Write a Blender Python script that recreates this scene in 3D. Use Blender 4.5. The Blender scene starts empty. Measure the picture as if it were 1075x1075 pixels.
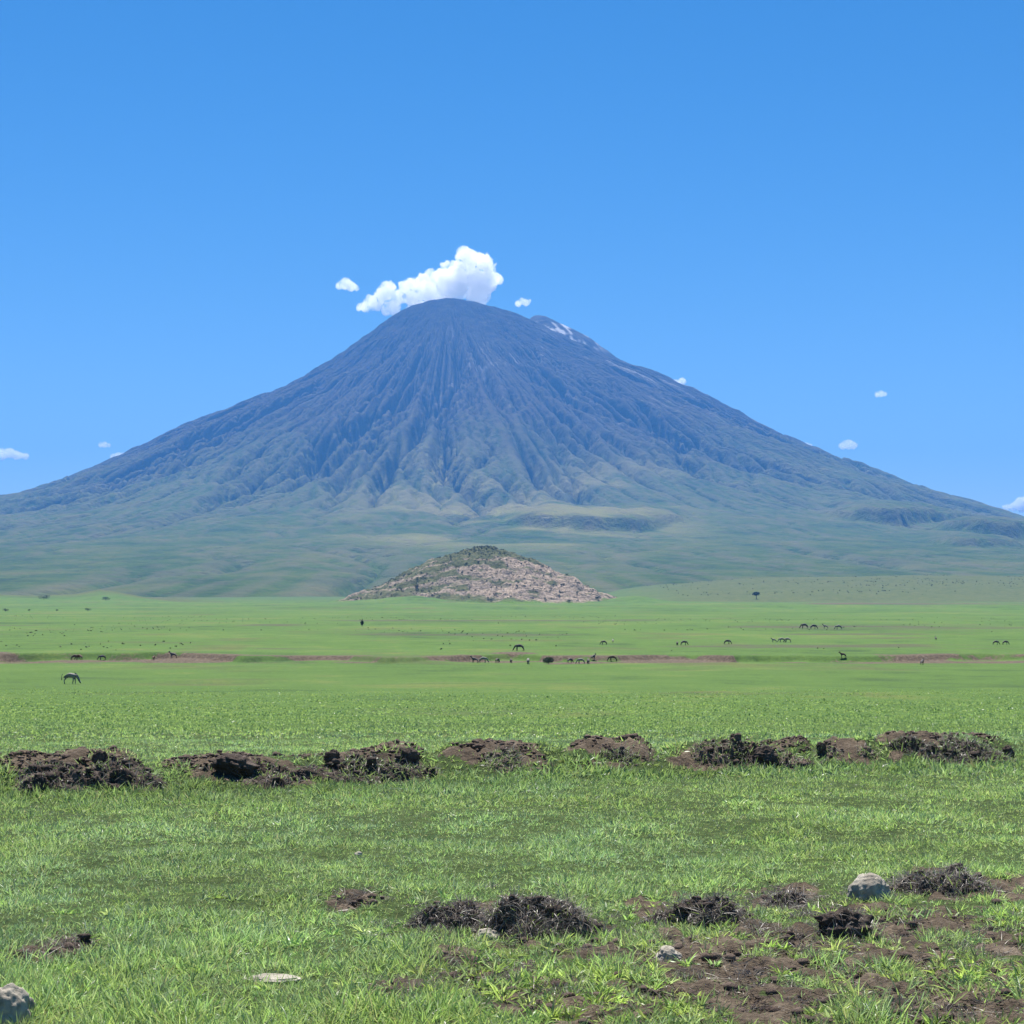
import bpy, bmesh, math, random
import numpy as np
from mathutils import Vector, Matrix

rng = np.random.default_rng(11)
random.seed(11)
SC = bpy.context.scene
COL = SC.collection

# ------------------------------------------------------------------ camera, sky, sun, exposure
W_PX, F_PX, H_ROW, CAM_Z = 1075.0, 1700.0, 625.0, 2.4
TILT = math.atan((H_ROW - W_PX / 2) / F_PX)
cam_d = bpy.data.cameras.new("camera")
cam = bpy.data.objects.new("camera", cam_d)
COL.objects.link(cam)
cam.location = (0, 0, CAM_Z)
cam.rotation_euler = (math.pi / 2 + TILT, 0, 0)
cam_d.sensor_width = 36.0
cam_d.lens = 36.0 * F_PX / W_PX
cam_d.clip_start = 0.1
cam_d.clip_end = 120000.0
SC.camera = cam

SUN_EL, SUN_AZ = math.radians(62), math.radians(-8)     # azimuth from +Y, towards +X positive
world = bpy.data.worlds.new("World")
SC.world = world
world.use_nodes = True
nt = world.node_tree
nt.nodes.clear()
n_out = nt.nodes.new("ShaderNodeOutputWorld")
n_bg = nt.nodes.new("ShaderNodeBackground")
n_sky = nt.nodes.new("ShaderNodeTexSky")
n_sky.sky_type = 'NISHITA'
n_sky.sun_disc = False
n_sky.sun_elevation = SUN_EL
n_sky.sun_rotation = SUN_AZ
n_sky.altitude = 900
n_sky.air_density = 1.0
n_sky.dust_density = 0.15
n_sky.ozone_density = 2.2
n_hs = nt.nodes.new("ShaderNodeHueSaturation")
n_hs.inputs['Saturation'].default_value = 1.42
n_hs.inputs['Value'].default_value = 1.0
n_bg.inputs['Strength'].default_value = 0.052
nt.links.new(n_sky.outputs[0], n_hs.inputs['Color'])
nt.links.new(n_hs.outputs[0], n_bg.inputs['Color'])
nt.links.new(n_bg.outputs[0], n_out.inputs['Surface'])

sun_d = bpy.data.lights.new("sun", 'SUN')
sun_d.energy = 5.0
sun_d.angle = math.radians(0.53)
sun_d.color = (1.0, 0.955, 0.89)
sun = bpy.data.objects.new("sun", sun_d)
COL.objects.link(sun)
sdir = Vector((math.sin(SUN_AZ) * math.cos(SUN_EL), math.cos(SUN_AZ) * math.cos(SUN_EL), math.sin(SUN_EL)))
sun.rotation_euler = sdir.to_track_quat('Z', 'Y').to_euler()
sun.location = (0, 0, 3000)

SC.view_settings.view_transform = 'Standard'
SC.view_settings.look = 'None'
SC.view_settings.exposure = 1.1
SC.view_settings.gamma = 1.0
SC.view_settings.use_curve_mapping = False
SC.render.engine = 'CYCLES'
cy = SC.cycles
cy.max_bounces = 14
cy.diffuse_bounces = 3
cy.glossy_bounces = 1
cy.transmission_bounces = 4
cy.transparent_max_bounces = 16
cy.volume_bounces = 12
cy.use_denoising = True
cy.use_adaptive_sampling = True
cy.adaptive_threshold = 0.01


# ------------------------------------------------------------------ helpers
def hash2(ix, iy, seed):
    h = (ix.astype(np.int64) * 374761393 + iy.astype(np.int64) * 668265263 + seed * 1442695041) & 0xffffffff
    h = ((h ^ (h >> 13)) * 1274126177) & 0xffffffff
    h = (h ^ (h >> 16)) & 0xffffff
    return h / float(0xffffff)


def vnoise(x, y, seed=0):
    x = np.asarray(x, float); y = np.asarray(y, float)
    xi = np.floor(x); yi = np.floor(y)
    fx = x - xi; fy = y - yi
    u = fx * fx * fx * (fx * (fx * 6 - 15) + 10); v = fy * fy * fy * (fy * (fy * 6 - 15) + 10)
    a = hash2(xi, yi, seed); b = hash2(xi + 1, yi, seed)
    c = hash2(xi, yi + 1, seed); d = hash2(xi + 1, yi + 1, seed)
    return (a * (1 - u) + b * u) * (1 - v) + (c * (1 - u) + d * u) * v


def fbm(x, y, octv=4, seed=0, gain=0.5):
    s = 0.0; a = 1.0; t = 0.0
    ca, sa = math.cos(0.6), math.sin(0.6)
    x = np.asarray(x, float); y = np.asarray(y, float)
    for o in range(octv):
        s = s + a * vnoise(x, y, seed + o * 17); t += a
        x, y = (x * ca - y * sa) * 2.03 + 13.7, (x * sa + y * ca) * 2.03 + 7.1
        a *= gain
    return s / t            # 0..1, mean .5


def noise3(p, scale, seed):
    """cheap fbm for points on lumps: mean of three planes"""
    q = p * scale
    return (fbm(q[:, 0], q[:, 1] + seed, 4, seed) + fbm(q[:, 1], q[:, 2] + 3.3, 4, seed + 5) + fbm(q[:, 2], q[:, 0] + 9.1, 4, seed + 9)) / 3


def smooth(a, b, x):
    t = np.clip((x - a) / (b - a), 0, 1)
    return t * t * (3 - 2 * t)


def mesh_np(name, V, tris=None, quads=None, tint=None, attrs=None, smooth_shade=True):
    me = bpy.data.meshes.new(name)
    nt_ = 0 if tris is None else len(tris)
    nq = 0 if quads is None else len(quads)
    me.vertices.add(len(V))
    me.vertices.foreach_set('co', np.ascontiguousarray(V, dtype=np.float32).ravel())
    me.loops.add(nt_ * 3 + nq * 4)
    me.polygons.add(nt_ + nq)
    li, st = [], []
    if nq:
        li.append(np.asarray(quads).ravel()); st.append(np.arange(nq) * 4)
    if nt_:
        li.append(np.asarray(tris).ravel()); st.append(nq * 4 + np.arange(nt_) * 3)
    me.loops.foreach_set('vertex_index', np.concatenate(li).astype(np.int32))
    me.polygons.foreach_set('loop_start', np.concatenate(st).astype(np.int32))
    me.polygons.foreach_set('use_smooth', np.full(nt_ + nq, smooth_shade))
    if tint is not None:
        at = me.attributes.new('tint', 'FLOAT_COLOR', 'POINT')
        c4 = np.ones((len(V), 4), np.float32); c4[:, :3] = tint
        at.data.foreach_set('color', c4.ravel())
    for k, v in (attrs or {}).items():
        at = me.attributes.new(k, 'FLOAT', 'POINT')
        at.data.foreach_set('value', np.ascontiguousarray(v, dtype=np.float32).ravel())
    me.update(calc_edges=True)
    return me


def link(name, me, mat, parent=None, loc=None):
    o = bpy.data.objects.new(name, me)
    if mat is not None:
        me.materials.clear(); me.materials.append(mat)
    COL.objects.link(o)
    if parent is not None:
        o.parent = parent
    if loc is not None:
        o.location = loc
    return o


def tag(o, label, cat, group=None):
    o['label'] = label; o['category'] = cat
    if group:
        o['group'] = group
    return o


def ray(px, py):
    cx = (px - W_PX / 2) / F_PX; cyy = -(py - W_PX / 2) / F_PX
    F = np.array([0, math.cos(TILT), math.sin(TILT)]); U = np.array([0, -math.sin(TILT), math.cos(TILT)])
    d = F + cx * np.array([1.0, 0, 0]) + cyy * U
    return d / d[1]


def grid_quads(nr, nc):
    i = np.arange(nr * nc).reshape(nr, nc)
    return np.stack([i[:-1, :-1], i[:-1, 1:], i[1:, 1:], i[1:, :-1]], -1).reshape(-1, 4)


# ------------------------------------------------------------------ material helpers
def new_mat(name):
    m = bpy.data.materials.new(name); m.use_nodes = True
    t = m.node_tree; t.nodes.clear()
    return m, t


def N(t, kind, **kw):
    n = t.nodes.new(kind)
    for k, v in kw.items():
        if k in n.inputs:
            n.inputs[k].default_value = v
        else:
            setattr(n, k, v)
    return n


def ramp(t, fac, stops):
    r = t.nodes.new('ShaderNodeValToRGB')
    el = r.color_ramp.elements
    while len(el) < len(stops):
        el.new(0.5)
    for e, (p, c) in zip(el, stops):
        e.position = p; e.color = (*c, 1)
    t.links.new(fac, r.inputs['Fac'])
    return r.outputs['Color']


def noise(t, vec, scale, detail=4, rough=0.55):
    n = N(t, 'ShaderNodeTexNoise', Scale=scale, Detail=detail, Roughness=rough)
    t.links.new(vec, n.inputs['Vector'])
    return n.outputs['Fac']


def mixc(t, fac, a, b):
    m = t.nodes.new('ShaderNodeMix'); m.data_type = 'RGBA'
    def put(sock, v):
        if hasattr(v, 'is_output'):
            t.links.new(v, sock)
        else:
            sock.default_value = (*v, 1) if isinstance(v, tuple) else v
    put(m.inputs[0], fac); put(m.inputs[6], a); put(m.inputs[7], b)
    return m.outputs[2]


def mathn(t, op, a, b=None, clamp=False):
    m = t.nodes.new('ShaderNodeMath'); m.operation = op; m.use_clamp = clamp
    for s, v in zip(m.inputs, (a, b)):
        if v is None:
            continue
        if hasattr(v, 'is_output'):
            t.links.new(v, s)
        else:
            s.default_value = v
    return m.outputs[0]


def attr(t, name, col=False):
    a = t.nodes.new('ShaderNodeAttribute'); a.attribute_name = name
    return a.outputs['Color' if col else 'Fac']


def finish(t, color, rough=0.9, bump=None, bump_dist=0.1, bump_str=0.6, spec=0.2):
    p = N(t, 'ShaderNodeBsdfPrincipled', Roughness=rough)
    p.inputs['Specular IOR Level'].default_value = spec
    if hasattr(color, 'is_output'):
        t.links.new(color, p.inputs['Base Color'])
    else:
        p.inputs['Base Color'].default_value = (*color, 1)
    if bump is not None:
        b = N(t, 'ShaderNodeBump', Strength=bump_str, Distance=bump_dist)
        t.links.new(bump, b.inputs['Height'])
        t.links.new(b.outputs[0], p.inputs['Normal'])
    o = t.nodes.new('ShaderNodeOutputMaterial')
    t.links.new(p.outputs[0], o.inputs['Surface'])
    return p


def objco(t):
    return t.nodes.new('ShaderNodeTexCoord').outputs['Object']


def mat_blade(name, trans=0.45):
    m, t = new_mat(name)
    c = attr(t, 'tint', True)
    d = N(t, 'ShaderNodeBsdfPrincipled', Roughness=0.42)
    d.inputs['Specular IOR Level'].default_value = 0.5
    t.links.new(c, d.inputs['Base Color'])
    tr = t.nodes.new('ShaderNodeBsdfTranslucent')
    warm = mixc(t, 0.3, c, (0.32, 0.42, 0.08)) if trans > 0.3 else c
    hv = N(t, 'ShaderNodeHueSaturation', Value=1.5 if trans > 0.3 else 1.0)
    t.links.new(warm, hv.inputs['Color']); t.links.new(hv.outputs[0], tr.inputs['Color'])
    mx = N(t, 'ShaderNodeMixShader', Fac=trans)
    t.links.new(d.outputs[0], mx.inputs[1]); t.links.new(tr.outputs[0], mx.inputs[2])
    o = t.nodes.new('ShaderNodeOutputMaterial'); t.links.new(mx.outputs[0], o.inputs['Surface'])
    return m


M = {}
M['grass'] = mat_blade('green_grass', 0.48)
M['straw'] = mat_blade('dry_straw', 0.29)
M['leaf'] = mat_blade('shrub_leaf', 0.25)

m, t = new_mat('dark_soil')
co = objco(t)
n1 = noise(t, co, 6, 6, 0.65); n2 = noise(t, co, 45, 5, 0.7)
c = ramp(t, n1, [(0.3, (0.036, 0.029, 0.025)), (0.5, (0.085, 0.066, 0.055)), (0.7, (0.18, 0.145, 0.12))])
finish(t, c, 0.95, n2, 0.03, 1.0, 0.1)
M['soil'] = m

m, t = new_mat('soil_red')
co = objco(t)
n1 = noise(t, co, 5, 6, 0.65); n2 = noise(t, co, 40, 5, 0.7)
c = ramp(t, n1, [(0.3, (0.06, 0.044, 0.037)), (0.5, (0.125, 0.092, 0.074)), (0.7, (0.22, 0.17, 0.135))])
finish(t, c, 0.95, n2, 0.03, 1.0, 0.1)
M['soil_pale'] = m

m, t = new_mat('field_stone')
co = objco(t)
n1 = noise(t, co, 9, 6, 0.65); n2 = noise(t, co, 60, 5, 0.7)
c = ramp(t, n1, [(0.34, (0.20, 0.178, 0.145)), (0.5, (0.35, 0.315, 0.255)), (0.66, (0.48, 0.44, 0.36))])
finish(t, c, 0.9, n2, 0.01, 0.8, 0.2)
M['stone'] = m

m, t = new_mat('bark')
finish(t, ramp(t, noise(t, objco(t), 3, 4), [(0.3, (0.05, 0.04, 0.03)), (0.7, (0.12, 0.1, 0.08))]), 0.9)
M['bark'] = m

# ------------------------------------------------------------------ terrain function
PROF = np.array([(-40, 0.05), (0, 0.02), (9, 0.02), (13.3, 0.0), (20.5, -0.07), (25, -0.17), (31, -0.45), (48, -1.42), (75, -2.9), (160, -6.35),
                 (245, -8.0), (300, -8.2), (370, -8.5), (560, -9.1), (1000, -9.4), (2000, -5.8), (3500, 0.4), (6000, 6.0), (9000, 6.0), (40000, -60.0)])
_ld = np.linspace(math.log(1.0), math.log(40000.0), 2200)
_raw = np.interp(np.exp(_ld), PROF[:, 0], PROF[:, 1])
_k = np.hanning(61); _k /= _k.sum()
_sm = np.convolve(np.pad(_raw, 30, mode='edge'), _k, 'valid')
RIDGE_R = np.array([(560, 630), (620, 624), (650, 617.5), (700, 614), (760, 610), (850, 606.5), (960, 604.5), (1075, 606), (1250, 607), (1500, 612), (1800, 628)])
RIDGE_L = np.array([(-700, 630), (-300, 623), (-60, 622), (0, 624), (40, 625.5), (80, 623.5), (105, 619), (122, 621), (150, 626.5), (190, 631), (260, 640)])
GAPS = ((163, 17), (452, 11), (590, 12), (690, 11), (855, 10), (1062, 22))
BERM = np.array([(-200, 828), (0, 830), (75, 829), (255, 824), (400, 818), (525, 814), (650, 810), (780, 808), (985, 804), (1075, 798), (1300, 790)])


def prof(y):
    return np.interp(np.log(np.maximum(y, 1.0)), _ld, _sm)


def bare_z(x, y):
    """ground height; x, y arrays"""
    x = np.asarray(x, float); y = np.asarray(y, float)
    yy = np.maximum(y, 1.0)
    z = prof(y)
    near = smooth(60, 25, y)
    z = z + near * (0.10 * (fbm(x / 1.9, y / 1.9, 3, 3) - 0.5) + 0.05 * (fbm(x / .45, y / .45, 3, 4) - 0.5))
    mid = smooth(25, 60, y) * smooth(1500, 700, y)
    z = z + mid * (0.55 * (fbm(x / 30, y / 16, 4, 5) - 0.5) + 0.5 * (fbm(x / 90, y / 30, 3, 8) - 0.5) * smooth(80, 200, y))
    z = z + smooth(700, 1500, y) * 5.0 * (fbm(x / 400, y / 160, 4, 6) - 0.5)
    # gully: floor behind the lip at ~246 m, cut bank back up at ~285 m
    px = W_PX / 2 + F_PX * x / yy
    bank = 286 + 34 * (fbm(x / 16, x * 0 + 2.2, 5, 21) - 0.5) + 50 * (fbm(x / 60, x * 0 + 4.4, 3, 22) - 0.5)
    depth = np.interp(px, [-200, 0, 250, 420, 560, 700, 800, 950, 1075, 1300], [1.5, 1.5, 1.3, 1.1, 0.9, 0.9, 0.9, 1.0, 0.6, 0.5])
    depth = depth * (0.3 + 1.4 * fbm(x / 22, y / 30 + 5.5, 4, 23))
    lip = 244 + 16 * (fbm(x / 45, x * 0 + 8.8, 4, 25) - .5)
    g = smooth(lip, lip + 12, y) * (1 - smooth(-1.2, 1.2, y - bank))
    z = z - depth * g
    for pc_, yc, sx, sy, hh_ in ((432, 1830, 55, 80, 7.0), (668, 1900, 36, 90, 7.0)):
        xc = (pc_ - W_PX / 2) / F_PX * yc
        z = z + hh_ * np.exp(-((x - xc) / sx) ** 2 - ((y - yc) / sy) ** 2) * (.7 + .6 * fbm(x / 18, y / 40, 4, 27))
    # low ridges before the mountain
    tr = np.interp(px, RIDGE_R[:, 0], RIDGE_R[:, 1])
    zr = CAM_Z + (H_ROW - tr) / F_PX * 3200.0
    br = smooth(2050, 3150, yy) * (1 - smooth(3250, 4300, yy)) * smooth(560, 680, px)
    zr = zr + 9 * (fbm(x / 160, y / 160, 4, 31) - 0.5)
    z = z + np.maximum(zr - z, 0) * br
    tl = np.interp(px, RIDGE_L[:, 0], RIDGE_L[:, 1])
    zl = CAM_Z + (H_ROW - tl) / F_PX * 2250.0
    bl = smooth(1780, 2200, yy) * (1 - smooth(2280, 2900, yy)) * smooth(250, 150, px)
    z = z + np.maximum(zl - z, 0) * bl
    return z


def hit(px, py, zf, y0=3.0, y1=20000.0):
    d = ray(px, py)
    ys = np.exp(np.linspace(math.log(y0), math.log(y1), 12000))
    f = (CAM_Z + d[2] * ys) - zf(d[0] * ys, ys)
    i = int(np.argmax(f < 0)) if (f < 0).any() else len(ys) - 1
    if i > 0:
        a, b = f[i - 1], f[i]
        y = ys[i - 1] + (ys[i] - ys[i - 1]) * (a / (a - b + 1e-12))
    else:
        y = ys[i]
    return np.array([d[0] * y, y, float(zf(np.array([d[0] * y]), np.array([y]))[0])])


_bp = np.array([hit(p, r, bare_z)[:2] for p, r in BERM])


def gaps(x, y):
    px = W_PX / 2 + F_PX * x / np.maximum(y, 1.0)
    g = 1.0
    for c, w in GAPS:
        g = g * (1 - .58 * np.exp(-((px - c) / w) ** 2 * .8))
    return g


def berm(x, y):
    yb = np.interp(x, _bp[:, 0], _bp[:, 1]) + 0.9
    w = 0.55 + 0.75 * fbm(x / 0.9, y * 0 + .5, 3, 41)
    return 0.40 * (.35 + .65 * gaps(x, y)) * w * np.exp(-((y - yb) / 0.95) ** 2)


def ground_z(x, y):
    return bare_z(x, y) + berm(np.asarray(x, float), np.asarray(y, float))


def gpt(px, py):
    return hit(px, py, ground_z)


# bare earth patches near the camera: photo position, radius in metres
BARE = [(740, 1000, .45), (680, 1015, .35), (860, 1000, .40), (940, 1050, .55), (1030, 1045, .5), (620, 1000, .3), (1010, 930, .45), (900, 960, .3),
        (640, 1050, .35), (560, 1045, .25), (480, 1015, .25), (60, 995, .2), (28, 1000, .16), (370, 945, .16), (820, 945, .35), (740, 955, .45),
        (545, 970, .5), (410, 1040, .2), (985, 1070, .6), (790, 1060, .25), (1060, 985, .3),
        (700, 1045, .5), (760, 1030, .5), (850, 1055, .55), (900, 1020, .45), (960, 1000, .4), (1040, 1000, .45), (1000, 970, .5), (600, 1066, .4), (520, 1020, .32), (460, 1000, .3),
        (930, 975, .4), (1070, 1030, .5), (800, 985, .4), (1020, 1072, .6)]
_bare = [(*gpt(a, b)[:2], r) for a, b, r in BARE]
MOUNDS = [  # px, row of the front foot, width px, height px
    (70, 833, 165, 44, 'earth_mound'), (255, 827, 165, 30, 'earth_mound'), (392, 822, 115, 32, 'earth_mound'), (525, 815, 135, 27, 'earth_mound'),
    (641, 811, 84, 27, 'earth_mound'), (778, 811, 150, 34, 'earth_mound'), (893, 806, 86, 27, 'earth_mound'), (985, 806, 125, 30, 'earth_mound')]
_mnd = []
for a, b, w, h, n_ in MOUNDS:
    p = hit(a, b, bare_z); s = p[1] / F_PX
    _mnd.append((p[0], p[1] + 0.55, w * s * 0.5, h * s))


def soil_mask(x, y):
    """share of bare earth 0..1"""
    s = np.zeros_like(x)
    nz = 1.9 * (fbm(x / .34, y / .34, 5, 51) - 0.5)
    for bx, by, r in _bare:
        d = np.hypot((x - bx), (y - by) / 1.5) / r
        s = np.maximum(s, 1 - smooth(0.55, 1.15, d + nz * 1.6))
    s = s * 0.88
    gp = gaps(x, y)
    for mx_, my_, rx, hh in _mnd:
        d = np.hypot((x - mx_) / (rx * 1.0), (y - my_) / 0.62)
        s = np.maximum(s, gp * (1 - smooth(0.8, 1.15, d + nz * .9)))
    yb = np.interp(x, _bp[:, 0], _bp[:, 1]) + 1.2
    s = np.maximum(s, 0.9 * gp * np.exp(-((y - yb + .2) / .75) ** 2) * smooth(0.45, 0.60, fbm(x / .9, y / .5, 3, 57)))
    yy = np.maximum(y, 1.0)
    px = W_PX / 2 + F_PX * x / yy
    # gully floor and cut bank
    bank = 286 + 34 * (fbm(x / 16, x * 0 + 2.2, 5, 21) - 0.5) + 50 * (fbm(x / 60, x * 0 + 4.4, 3, 22) - 0.5)
    g = smooth(250, 258, y) * (1 - smooth(0, 14, y - bank))
    st = np.interp(px, [-200, 0, 450, 560, 800, 1000, 1075], [1.0, 1.0, .95, .85, 1.35, 1.4, 1.0])
    s = np.maximum(s, g * np.clip(st * (0.28 + 3.2 * (fbm(x / 14, y / 7, 4, 61) - 0.42)), 0, 1))
    f = np.exp(-((y - 1700 - 260 * (fbm(x / 200, x * 0, 3, 75) - .5)) / 90) ** 2) * smooth(800, 880, px)
    s = np.maximum(s, 1.5 * f * smooth(.3, .5, fbm(x / 90, y / 70, 4, 76)))
    return s


def streaks(x, y):
    s = np.zeros_like(x)
    yy = np.maximum(y, 1.0)
    px = W_PX / 2 + F_PX * x / yy
    for yc, w, xa, xb, k in ((345, 16, 690, 1100, .75), (470, 30, 350, 640, .75), (640, 45, -50, 330, .85), (760, 40, 330, 720, .8), (600, 70, 740, 1100, .8), (470, 16, 780, 1000, .8), (330, 7, 0, 420, .6), (1650, 170, 830, 1200, .8),
                             (900, 90, -50, 260, .5), (420, 18, 860, 1020, .6), (1350, 90, 120, 520, .35)):
        f = np.exp(-((y - yc - 18 * (yc / 400.) * (fbm(x / (yc * .12), y * 0, 3, 71) - .5)) / w) ** 2)
        f = f * smooth(xa - 40, xa + 60, px) * (1 - smooth(xb - 60, xb + 40, px))
        s = np.maximum(s, k * f * smooth(.35, .6, fbm(x / (yc * .10), y / (yc * .03), 4, 73)))
    return s


# ------------------------------------------------------------------ ground sheet
ys = [-18.0]
while ys[-1] < 6:
    ys.append(ys[-1] + 0.5)
while ys[-1] < 21000:
    y = ys[-1]
    st = 0.0085 * y
    if 235 < y < 320:
        st = 0.6
    elif y < 40:
        st = 0.0065 * y
    ys.append(y + st)
ys = np.array(ys)
NC = 720
tt = np.linspace(-1, 1, NC)
ang = 0.36 * tt + 0.54 * tt ** 7
Yg, Tg = np.meshgrid(ys, ang, indexing='ij')
Xg = np.tan(Tg) * (Yg + 24.0)
Zg = ground_z(Xg, Yg)
sm_ = soil_mask(Xg, Yg)
crumb = smooth(45, 20, Yg) * sm_ * (0.16 * (fbm(Xg / .16, Yg / .16, 3, 81) - 0.5))
Zg = Zg + crumb
V = np.stack([Xg, Yg, Zg], -1).reshape(-1, 3)
far = np.clip((Yg - 1900) / 1300, 0, 1)
pxg = W_PX / 2 + F_PX * Xg / np.maximum(Yg, 1)
dry = smooth(2000, 2150, Yg) * np.maximum(smooth(600, 760, pxg) * .75, smooth(240, 170, pxg) * 0.9)
me = mesh_np('ground', V, quads=grid_quads(len(ys), NC), attrs={'soil': sm_, 'streak': streaks(Xg, Yg), 'far': far, 'dry': dry, 'near': smooth(60, 28, Yg)})

m, t = new_mat('savanna_ground')
co = objco(t)
nb = noise(t, co, 0.012, 5, 0.6); nm = noise(t, co, 0.11, 5, 0.6); nf = noise(t, co, 1.7, 6, 0.7); nff = noise(t, co, 9, 5, 0.7)
nx = mathn(t, 'ADD', mathn(t, 'MULTIPLY', nb, 0.5), mathn(t, 'ADD', mathn(t, 'MULTIPLY', nm, 0.35), mathn(t, 'MULTIPLY', nf, 0.15)))
green = ramp(t, nx, [(0.39, (0.052, 0.088, 0.034)), (0.46, (0.080, 0.140, 0.036)), (0.53, (0.092, 0.156, 0.040)), (0.59, (0.135, 0.170, 0.050))])
brn = ramp(t, noise(t, co, 0.024, 5, 0.7), [(0.54, (0, 0, 0)), (0.64, (1, 1, 1))])
green = mixc(t, mathn(t, 'MULTIPLY', brn, 0.62), green, (0.084, 0.092, 0.046))
tuft = ramp(t, nf, [(0.40, (0, 0, 0)), (0.52, (1, 1, 1))])
green = mixc(t, mathn(t, 'MULTIPLY', mathn(t, 'SUBTRACT', 1.0, tuft), 0.35), green, (0.05, 0.088, 0.028))
thatch = ramp(t, nff, [(0.35, (0.026, 0.032, 0.016)), (0.55, (0.060, 0.082, 0.030)), (0.75, (0.14, 0.135, 0.075))])
green = mixc(t, mathn(t, 'MULTIPLY', attr(t, 'near'), 0.75), green, thatch)
dryc = ramp(t, nm, [(0.3, (0.060, 0.076, 0.026)), (0.5, (0.088, 0.098, 0.038)), (0.7, (0.125, 0.115, 0.058))])
dotn = noise(t, co, 0.055, 3, 0.75)
dryc = mixc(t, ramp(t, dotn, [(0.60, (0, 0, 0)), (0.66, (1, 1, 1))]), dryc, (0.035, 0.05, 0.022))
green = mixc(t, mathn(t, 'MULTIPLY', attr(t, 'far'), 0.8), green, (0.072, 0.105, 0.036))
green = mixc(t, attr(t, 'dry'), green, dryc)
stm = ramp(t, mathn(t, 'ADD', attr(t, 'streak'), mathn(t, 'MULTIPLY', mathn(t, 'SUBTRACT', nm, 0.5), 1.2)), [(0.30, (0, 0, 0)), (0.65, (.8, .8, .8))])
green = mixc(t, stm, green, (0.085, 0.080, 0.055))
soilc = ramp(t, mathn(t, 'ADD', mathn(t, 'MULTIPLY', nf, 0.5), mathn(t, 'MULTIPLY', nff, 0.5)),
             [(0.36, (0.040, 0.031, 0.025)), (0.5, (0.108, 0.084, 0.061)), (0.64, (0.218, 0.174, 0.128))])
sm2 = mathn(t, 'ADD', attr(t, 'soil'), mathn(t, 'MULTIPLY', mathn(t, 'SUBTRACT', nf, 0.5), 0.9))
sm2 = ramp(t, sm2, [(0.38, (0, 0, 0)), (0.58, (1, 1, 1))])
colr = mixc(t, sm2, green, soilc)
hgt = mathn(t, 'ADD', mathn(t, 'MULTIPLY', nf, 1.0), mathn(t, 'MULTIPLY', nff, 0.35))
nfff = noise(t, co, 38, 4, 0.7)
hgt = mathn(t, 'ADD', hgt, mathn(t, 'MULTIPLY', nfff, 0.22))
finish(t, colr, 0.95, hgt, 0.14, 1.0, 0.05)
ground = link('ground', me, m)
ground['kind'] = 'structure'

# ------------------------------------------------------------------ mountain (eroded cone on a polar grid)
MX, MY = (470 - W_PX / 2) / F_PX * 10800.0, 10800.0
LP = np.array([(0, 2000), (127, 1958), (286, 1922), (540, 1738), (762, 1555), (1080, 1318), (1270, 1235), (1715, 1050), (2192, 785), (2509, 650), (2986, 478),
               (3800, 330), (5000, 200), (6500, 90), (7800, 10), (8400, -60)])
RP = np.array([(0, 2000), (190, 1958), (330, 1920), (460, 1879), (700, 1752), (953, 1622), (1143, 1515), (1366, 1455), (1588, 1330), (1969, 1125), (2414, 915),
               (2732, 800), (3049, 678), (3367, 578), (3843, 408), (5000, 215), (6500, 90), (7800, 10), (8400, -60)])
FP = np.array([(0, 2000), (190, 1960), (450, 1800), (800, 1585), (1500, 1225), (2200, 925), (3000, 640), (4000, 385), (5200, 205), (6800, 65), (7700, 5), (8400, -60)])
r_ = np.concatenate([np.linspace(1, 6000, 330), np.linspace(6030, 8300, 60)])
NRr = len(r_)
fa = np.linspace(math.radians(-100), math.radians(100), 1150)           # measured from the camera-facing direction
ba = np.linspace(math.radians(100), math.radians(260), 110)[1:-1]
th = np.concatenate([fa, ba]); NA = len(th)
dth = (np.roll(th, -1) - th) % (2 * math.pi)
R2, T2 = np.meshgrid(r_, th, indexing='ij')
xm = R2 * np.sin(T2); ym = -R2 * np.cos(T2)          # local offsets
wl = np.clip(-np.sin(T2), 0, 1) ** 2; wr = np.clip(np.sin(T2), 0, 1) ** 2; wf = np.cos(T2) ** 2


def pc(P, r):
    xs = np.linspace(0, 8400, 1681)
    yv = np.interp(xs, P[:, 0], P[:, 1])
    k = np.hanning(33); k /= k.sum()
    yv2 = np.convolve(np.pad(yv, 16, mode='reflect', reflect_type='odd'), k, 'valid')
    yv2 = np.where(xs < 240, yv2 * (xs / 240) + yv * (1 - xs / 240), yv2)
    return np.interp(r, xs, yv2)


hm = pc(LP, R2) * wl + pc(RP, R2) * wr + pc(FP, R2) * wf
fade = smooth(0, 500, R2) * smooth(7800, 5600, R2)
warpx = xm + 120 * (fbm(xm / 600, ym / 600, 3, 101) - .5); warpy = ym + 120 * (fbm(xm / 600, ym / 600, 3, 102) - .5)
low = smooth(4300, 2300, R2)
wand = 0.35 * (fbm(xm / 900, ym / 900, 3, 115) - .5)
rad = fbm((T2 + .16 * wand) * 15, R2 / 3200, 3, 116)          # long radial ribs
rad2 = fbm((T2 + .10 * wand) * 46, R2 / 1500, 3, 117)
hm = hm + fade * (60 * (fbm(warpx / 900, warpy / 900, 3, 103) - .5) * smooth(400, 2200, R2) * np.clip(np.cos(T2) * 1.5, 0.15, 1) * (.06 + .94 * low)
                  + 62 * (rad - .5) * smooth(500, 1700, R2) * (.10 + .90 * low)
                  + 18 * (rad2 - .5) * smooth(500, 1500, R2) * (.12 + .88 * low)
                  + 50 * (fbm(warpx / 210, warpy / 210, 4, 104) - .5) * (.10 + .90 * low) + 24 * (fbm(xm / 70, ym / 70, 4, 105) - .5) * (.45 + .55 * low))
hm = hm + smooth(200, 0, R2 - 300) * 10 * (fbm(xm / 60, ym / 60, 3, 106) - .5)
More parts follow.
